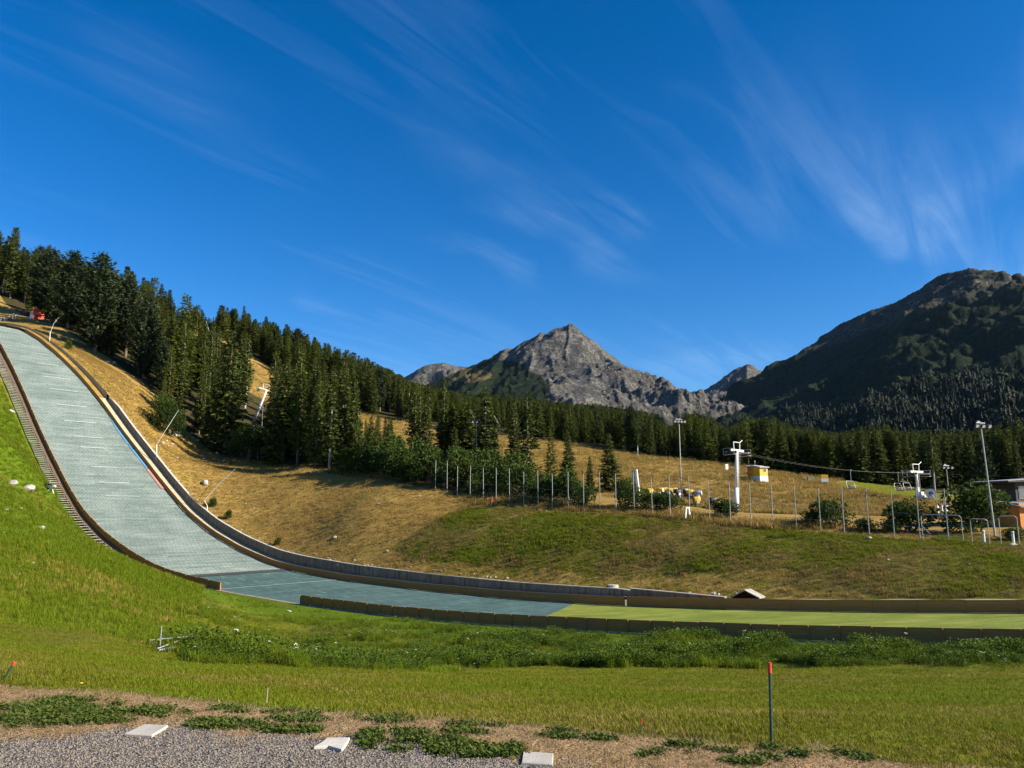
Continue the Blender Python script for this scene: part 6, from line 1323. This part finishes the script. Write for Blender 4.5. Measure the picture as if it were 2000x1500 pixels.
# far bank, dry part and greener part
s0 = g.uniform(-235, 10, 90000); t0 = t_far(s0) + LEDGE + .4 + 23 * g.rand(90000); x, y = xy(s0, t0); z = height(x, y); px, py = project(x, y, z); gr = in_poly(x, y, GREEN_FAR) | (s0 > -20); vis = (px > -60) & (px < 2060)
d = vis & ~gr; i_ = np.where(d)[0][:30000]; n = len(i_)
pr = [tuft(60 + i, 20, .30, .30, .012, M['g_dry'], 1.3) for i in range(4)] + [tuft(66, 18, .26, .3, .012, M['g_brown'], 1.3), tuft(67, 14, .3, .3, .012, M['g_olive'], 1.2)]
scatter_stuff('dry_grass', 'dry golden grass on the slope above the concrete wall', 'grass', pr, np.stack([x, y, z], -1)[i_], g.uniform(0, 6.28, n), g.uniform(.45, 1.1, n), None, patchy(x[i_], y[i_], 5, 305, ((0, 1, 2, 3), (0, 1, 2, 3, 4), (4, 0), (4, 5)), (.46, .56, .66)))
i_ = np.where(vis & gr)[0][:24000]; n = len(i_)
pr = [tuft(70 + i, 20, .26, .28, .012, M['g_olive'], 1.2) for i in range(3)] + [tuft(75, 18, .28, .28, .012, M['g_lush'], 1.1), tuft(76, 18, .24, .3, .012, M['g_brown'], 1.3), tuft(77, 18, .24, .3, .012, M['g_dry'], 1.3), tuft(78, 18, .24, .3, .012, M['g_brown'], 1.3)]
scatter_stuff('bank_grass', 'patchy olive grass on the bank below the net posts', 'grass', pr, np.stack([x, y, z], -1)[i_], g.uniform(0, 6.28, n), g.uniform(.45, 1.15, n) * (.5 + 1.1 * fbm(x[i_] / 4, y[i_] / 4, 3, 44)), None, patchy(x[i_], y[i_], 6, 307, ((3, 0, 1, 2), (0, 1, 2, 4), (4, 6, 0, 5), (5, 6, 4)), (.42, .52, .62)))
# long grass of the piste and along the posts
px = g.uniform(380, 2080, 60000); dd = np.exp(g.uniform(math.log(88), math.log(310), 60000)); x = (px - 1000) / FPX * dd * 1.0; y = dd; s_, t_ = st(x, y); ok = (t_ > 89.5) & (piste_d(x, y) < 2.5) | ((t_ > 87) & (t_ < 92) & (px > 900)); ok &= ~in_poly(x, y, GP); x, y = x[ok][:26000], y[ok][:26000]; n = len(x)
pr = [tuft(80 + i, 26, .62, .6, .02, M['g_dry'], .9) for i in range(4)] + [tuft(86, 22, .6, .6, .02, M['g_brown'], .9), tuft(87, 22, .5, .6, .02, M['g_olive'], .9)]
scatter_stuff('piste_grass', 'long golden grass of the unmown ski piste', 'grass', pr, np.stack([x, y, height(x, y)], -1), g.uniform(0, 6.28, n), g.uniform(.6, 1.2, n) * (.4 + 1.2 * fbm(x / 18, y / 5, 3, 46)))
# verge: straw litter, low leafy weeds in patches, loose gravel
x, y = view_pts(22000, (-80, 2080), 3.9, 9); vs = verge_sd(x, y) + (fbm(x * 2.2, y * 2.2, 3, 14) - .5) * .5; gs = grav_sd(x, y) + (fbm(x * 2.4 + 9, y * 2.4, 3, 15) - .5) * .9; ok = (vs > -.05) & (gs < .1)
x, y = x[ok], y[ok]; n = len(x)
scatter_stuff('straw_litter', 'dry straw and litter between the lawn and the gravel', 'litter', [tuft(90 + i, 12, .07, .09, .0022, M['straw'], 1.2, .97) for i in range(4)] + [tuft(95, 8, .03, .06, .0022, M['g_brown'], 1.4)], np.stack([x, y, height(x, y) + .004], -1), g.uniform(0, 6.28, n), g.uniform(.5, 1.2, n))
PATCH = [(60, 1410, 130, 32, 900), (190, 1402, 150, 30, 1100), (310, 1405, 70, 13, 260), (130, 1372, 60, 8, 120), (450, 1390, 40, 10, 160), (440, 1432, 75, 12, 320), (570, 1393, 55, 9, 180), (585, 1415, 60, 9, 200), (570, 1444, 65, 9, 200), (700, 1408, 45, 8, 150), (770, 1410, 50, 14, 260), (645, 1468, 18, 5, 70), (760, 1465, 60, 26, 520), (800, 1448, 40, 10, 150), (870, 1476, 60, 20, 380), (930, 1487, 70, 12, 280), (900, 1440, 70, 9, 170), (930, 1424, 60, 6, 120), (1000, 1482, 22, 14, 130), (1095, 1440, 40, 14, 230), (1165, 1448, 45, 6, 130), (1330, 1465, 45, 11, 200), (1275, 1484, 28, 6, 80), (1420, 1468, 25, 6, 70), (1560, 1480, 80, 10, 260), (1500, 1458, 30, 7, 90), (1700, 1478, 60, 7, 120), (1640, 1470, 50, 6, 110), (1460, 1493, 40, 6, 90)]
P_ = []
for (cx, cy, rx, ry, n) in PATCH:
    for _ in range(n):
        a = g.uniform(0, 6.28); r = math.sqrt(g.rand()) * g.uniform(.8, 1.1); d = flat_pt(cx + math.cos(a) * rx * r, cy + math.sin(a) * ry * r); P_.append((d[0], d[1]))
P_ = np.array(P_); P_ = P_[fbm(P_[:, 0] * 8, P_[:, 1] * 8, 3, 77) > .49]
SL = [[flat_pt(*q)[:2] for q in pp] for pp in (((238, 1440), (298, 1443), (332, 1421), (279, 1418)), ((608, 1467), (668, 1472), (688, 1444), (636, 1443)), ((1015, 1496), (1083, 1503), (1084, 1476), (1018, 1470)))]
for pp in SL: P_ = P_[~in_poly(P_[:, 0], P_[:, 1], pp)]
n = len(P_)
scatter_stuff('low_weeds', 'low leafy weeds in patches along the gravel edge', 'weeds', [weed_mesh(110 + i, 13, .028, .06, .026, M['weed_low'], True) for i in range(5)], np.stack([P_[:, 0], P_[:, 1], height(P_[:, 0], P_[:, 1])], -1), g.uniform(0, 6.28, n), g.uniform(.6, 1.35, n))
PB = []
for i in range(5):
    me = RK[i].copy(); me.materials.clear(); me.materials.append(M['pebble'] if 'pebble' in M else M.setdefault('pebble', None) or M.__setitem__('pebble', simple('gravel_stone', (.225, .185, .145), .85, 0, .6, 60.)) or M['pebble']); PB.append(me)
x, y = view_pts(70000, (-80, 2080), 3.7, 8); gs = grav_sd(x, y) + (fbm(x * 2.4 + 9, y * 2.4, 3, 15) - .5) * .7; ok = (gs > -.05) | ((g.rand(len(x)) < .08) & (verge_sd(x, y) > 0)); x, y = x[ok], y[ok]
for pp in SL: q = ~in_poly(x, y, pp); x, y = x[q], y[q]
n = len(x)
scatter_stuff('gravel', 'loose grey gravel of the path edge', 'gravel', PB, np.stack([x, y, height(x, y) + .002], -1), g.uniform(0, 6.28, n), g.uniform(.0025, .0075, n), g.uniform(-1, 1, (n, 2)))
# ------------------------------------------------------------------ haze: thin even air round the camera and the whole scene
def haze():
    pts = [(o.matrix_world @ Vector(c)) for o in scene.objects if o.type == 'MESH' and o.get('kind') == 'structure' for c in o.bound_box]
    lo = Vector([min(p[i] for p in pts) for i in range(3)]) - Vector((30, 30, 1.0)); hi = Vector([max(p[i] for p in pts) for i in range(3)]) + Vector((30, 30, 5.0))
    m = bpy.data.materials.new('thin_air'); m.use_nodes = True; nt = m.node_tree; nt.nodes.clear()
    out = N(nt, 'ShaderNodeOutputMaterial'); v = N(nt, 'ShaderNodeVolumePrincipled'); v.inputs['Color'].default_value = (.42, .66, 1., 1); v.inputs['Density'].default_value = HAZE; v.inputs['Anisotropy'].default_value = .2
    nt.links.new(v.outputs[0], out.inputs['Volume'])
    o = MB().box((lo + hi) / 2, hi - lo).build('haze', m); tag(o, 'thin bluish air between the camera and the mountains', 'haze', kind='stuff'); print('HAZE BOX', lo, hi)
HAZE = 6e-6
haze()
scene.cycles.volume_bounces = 0
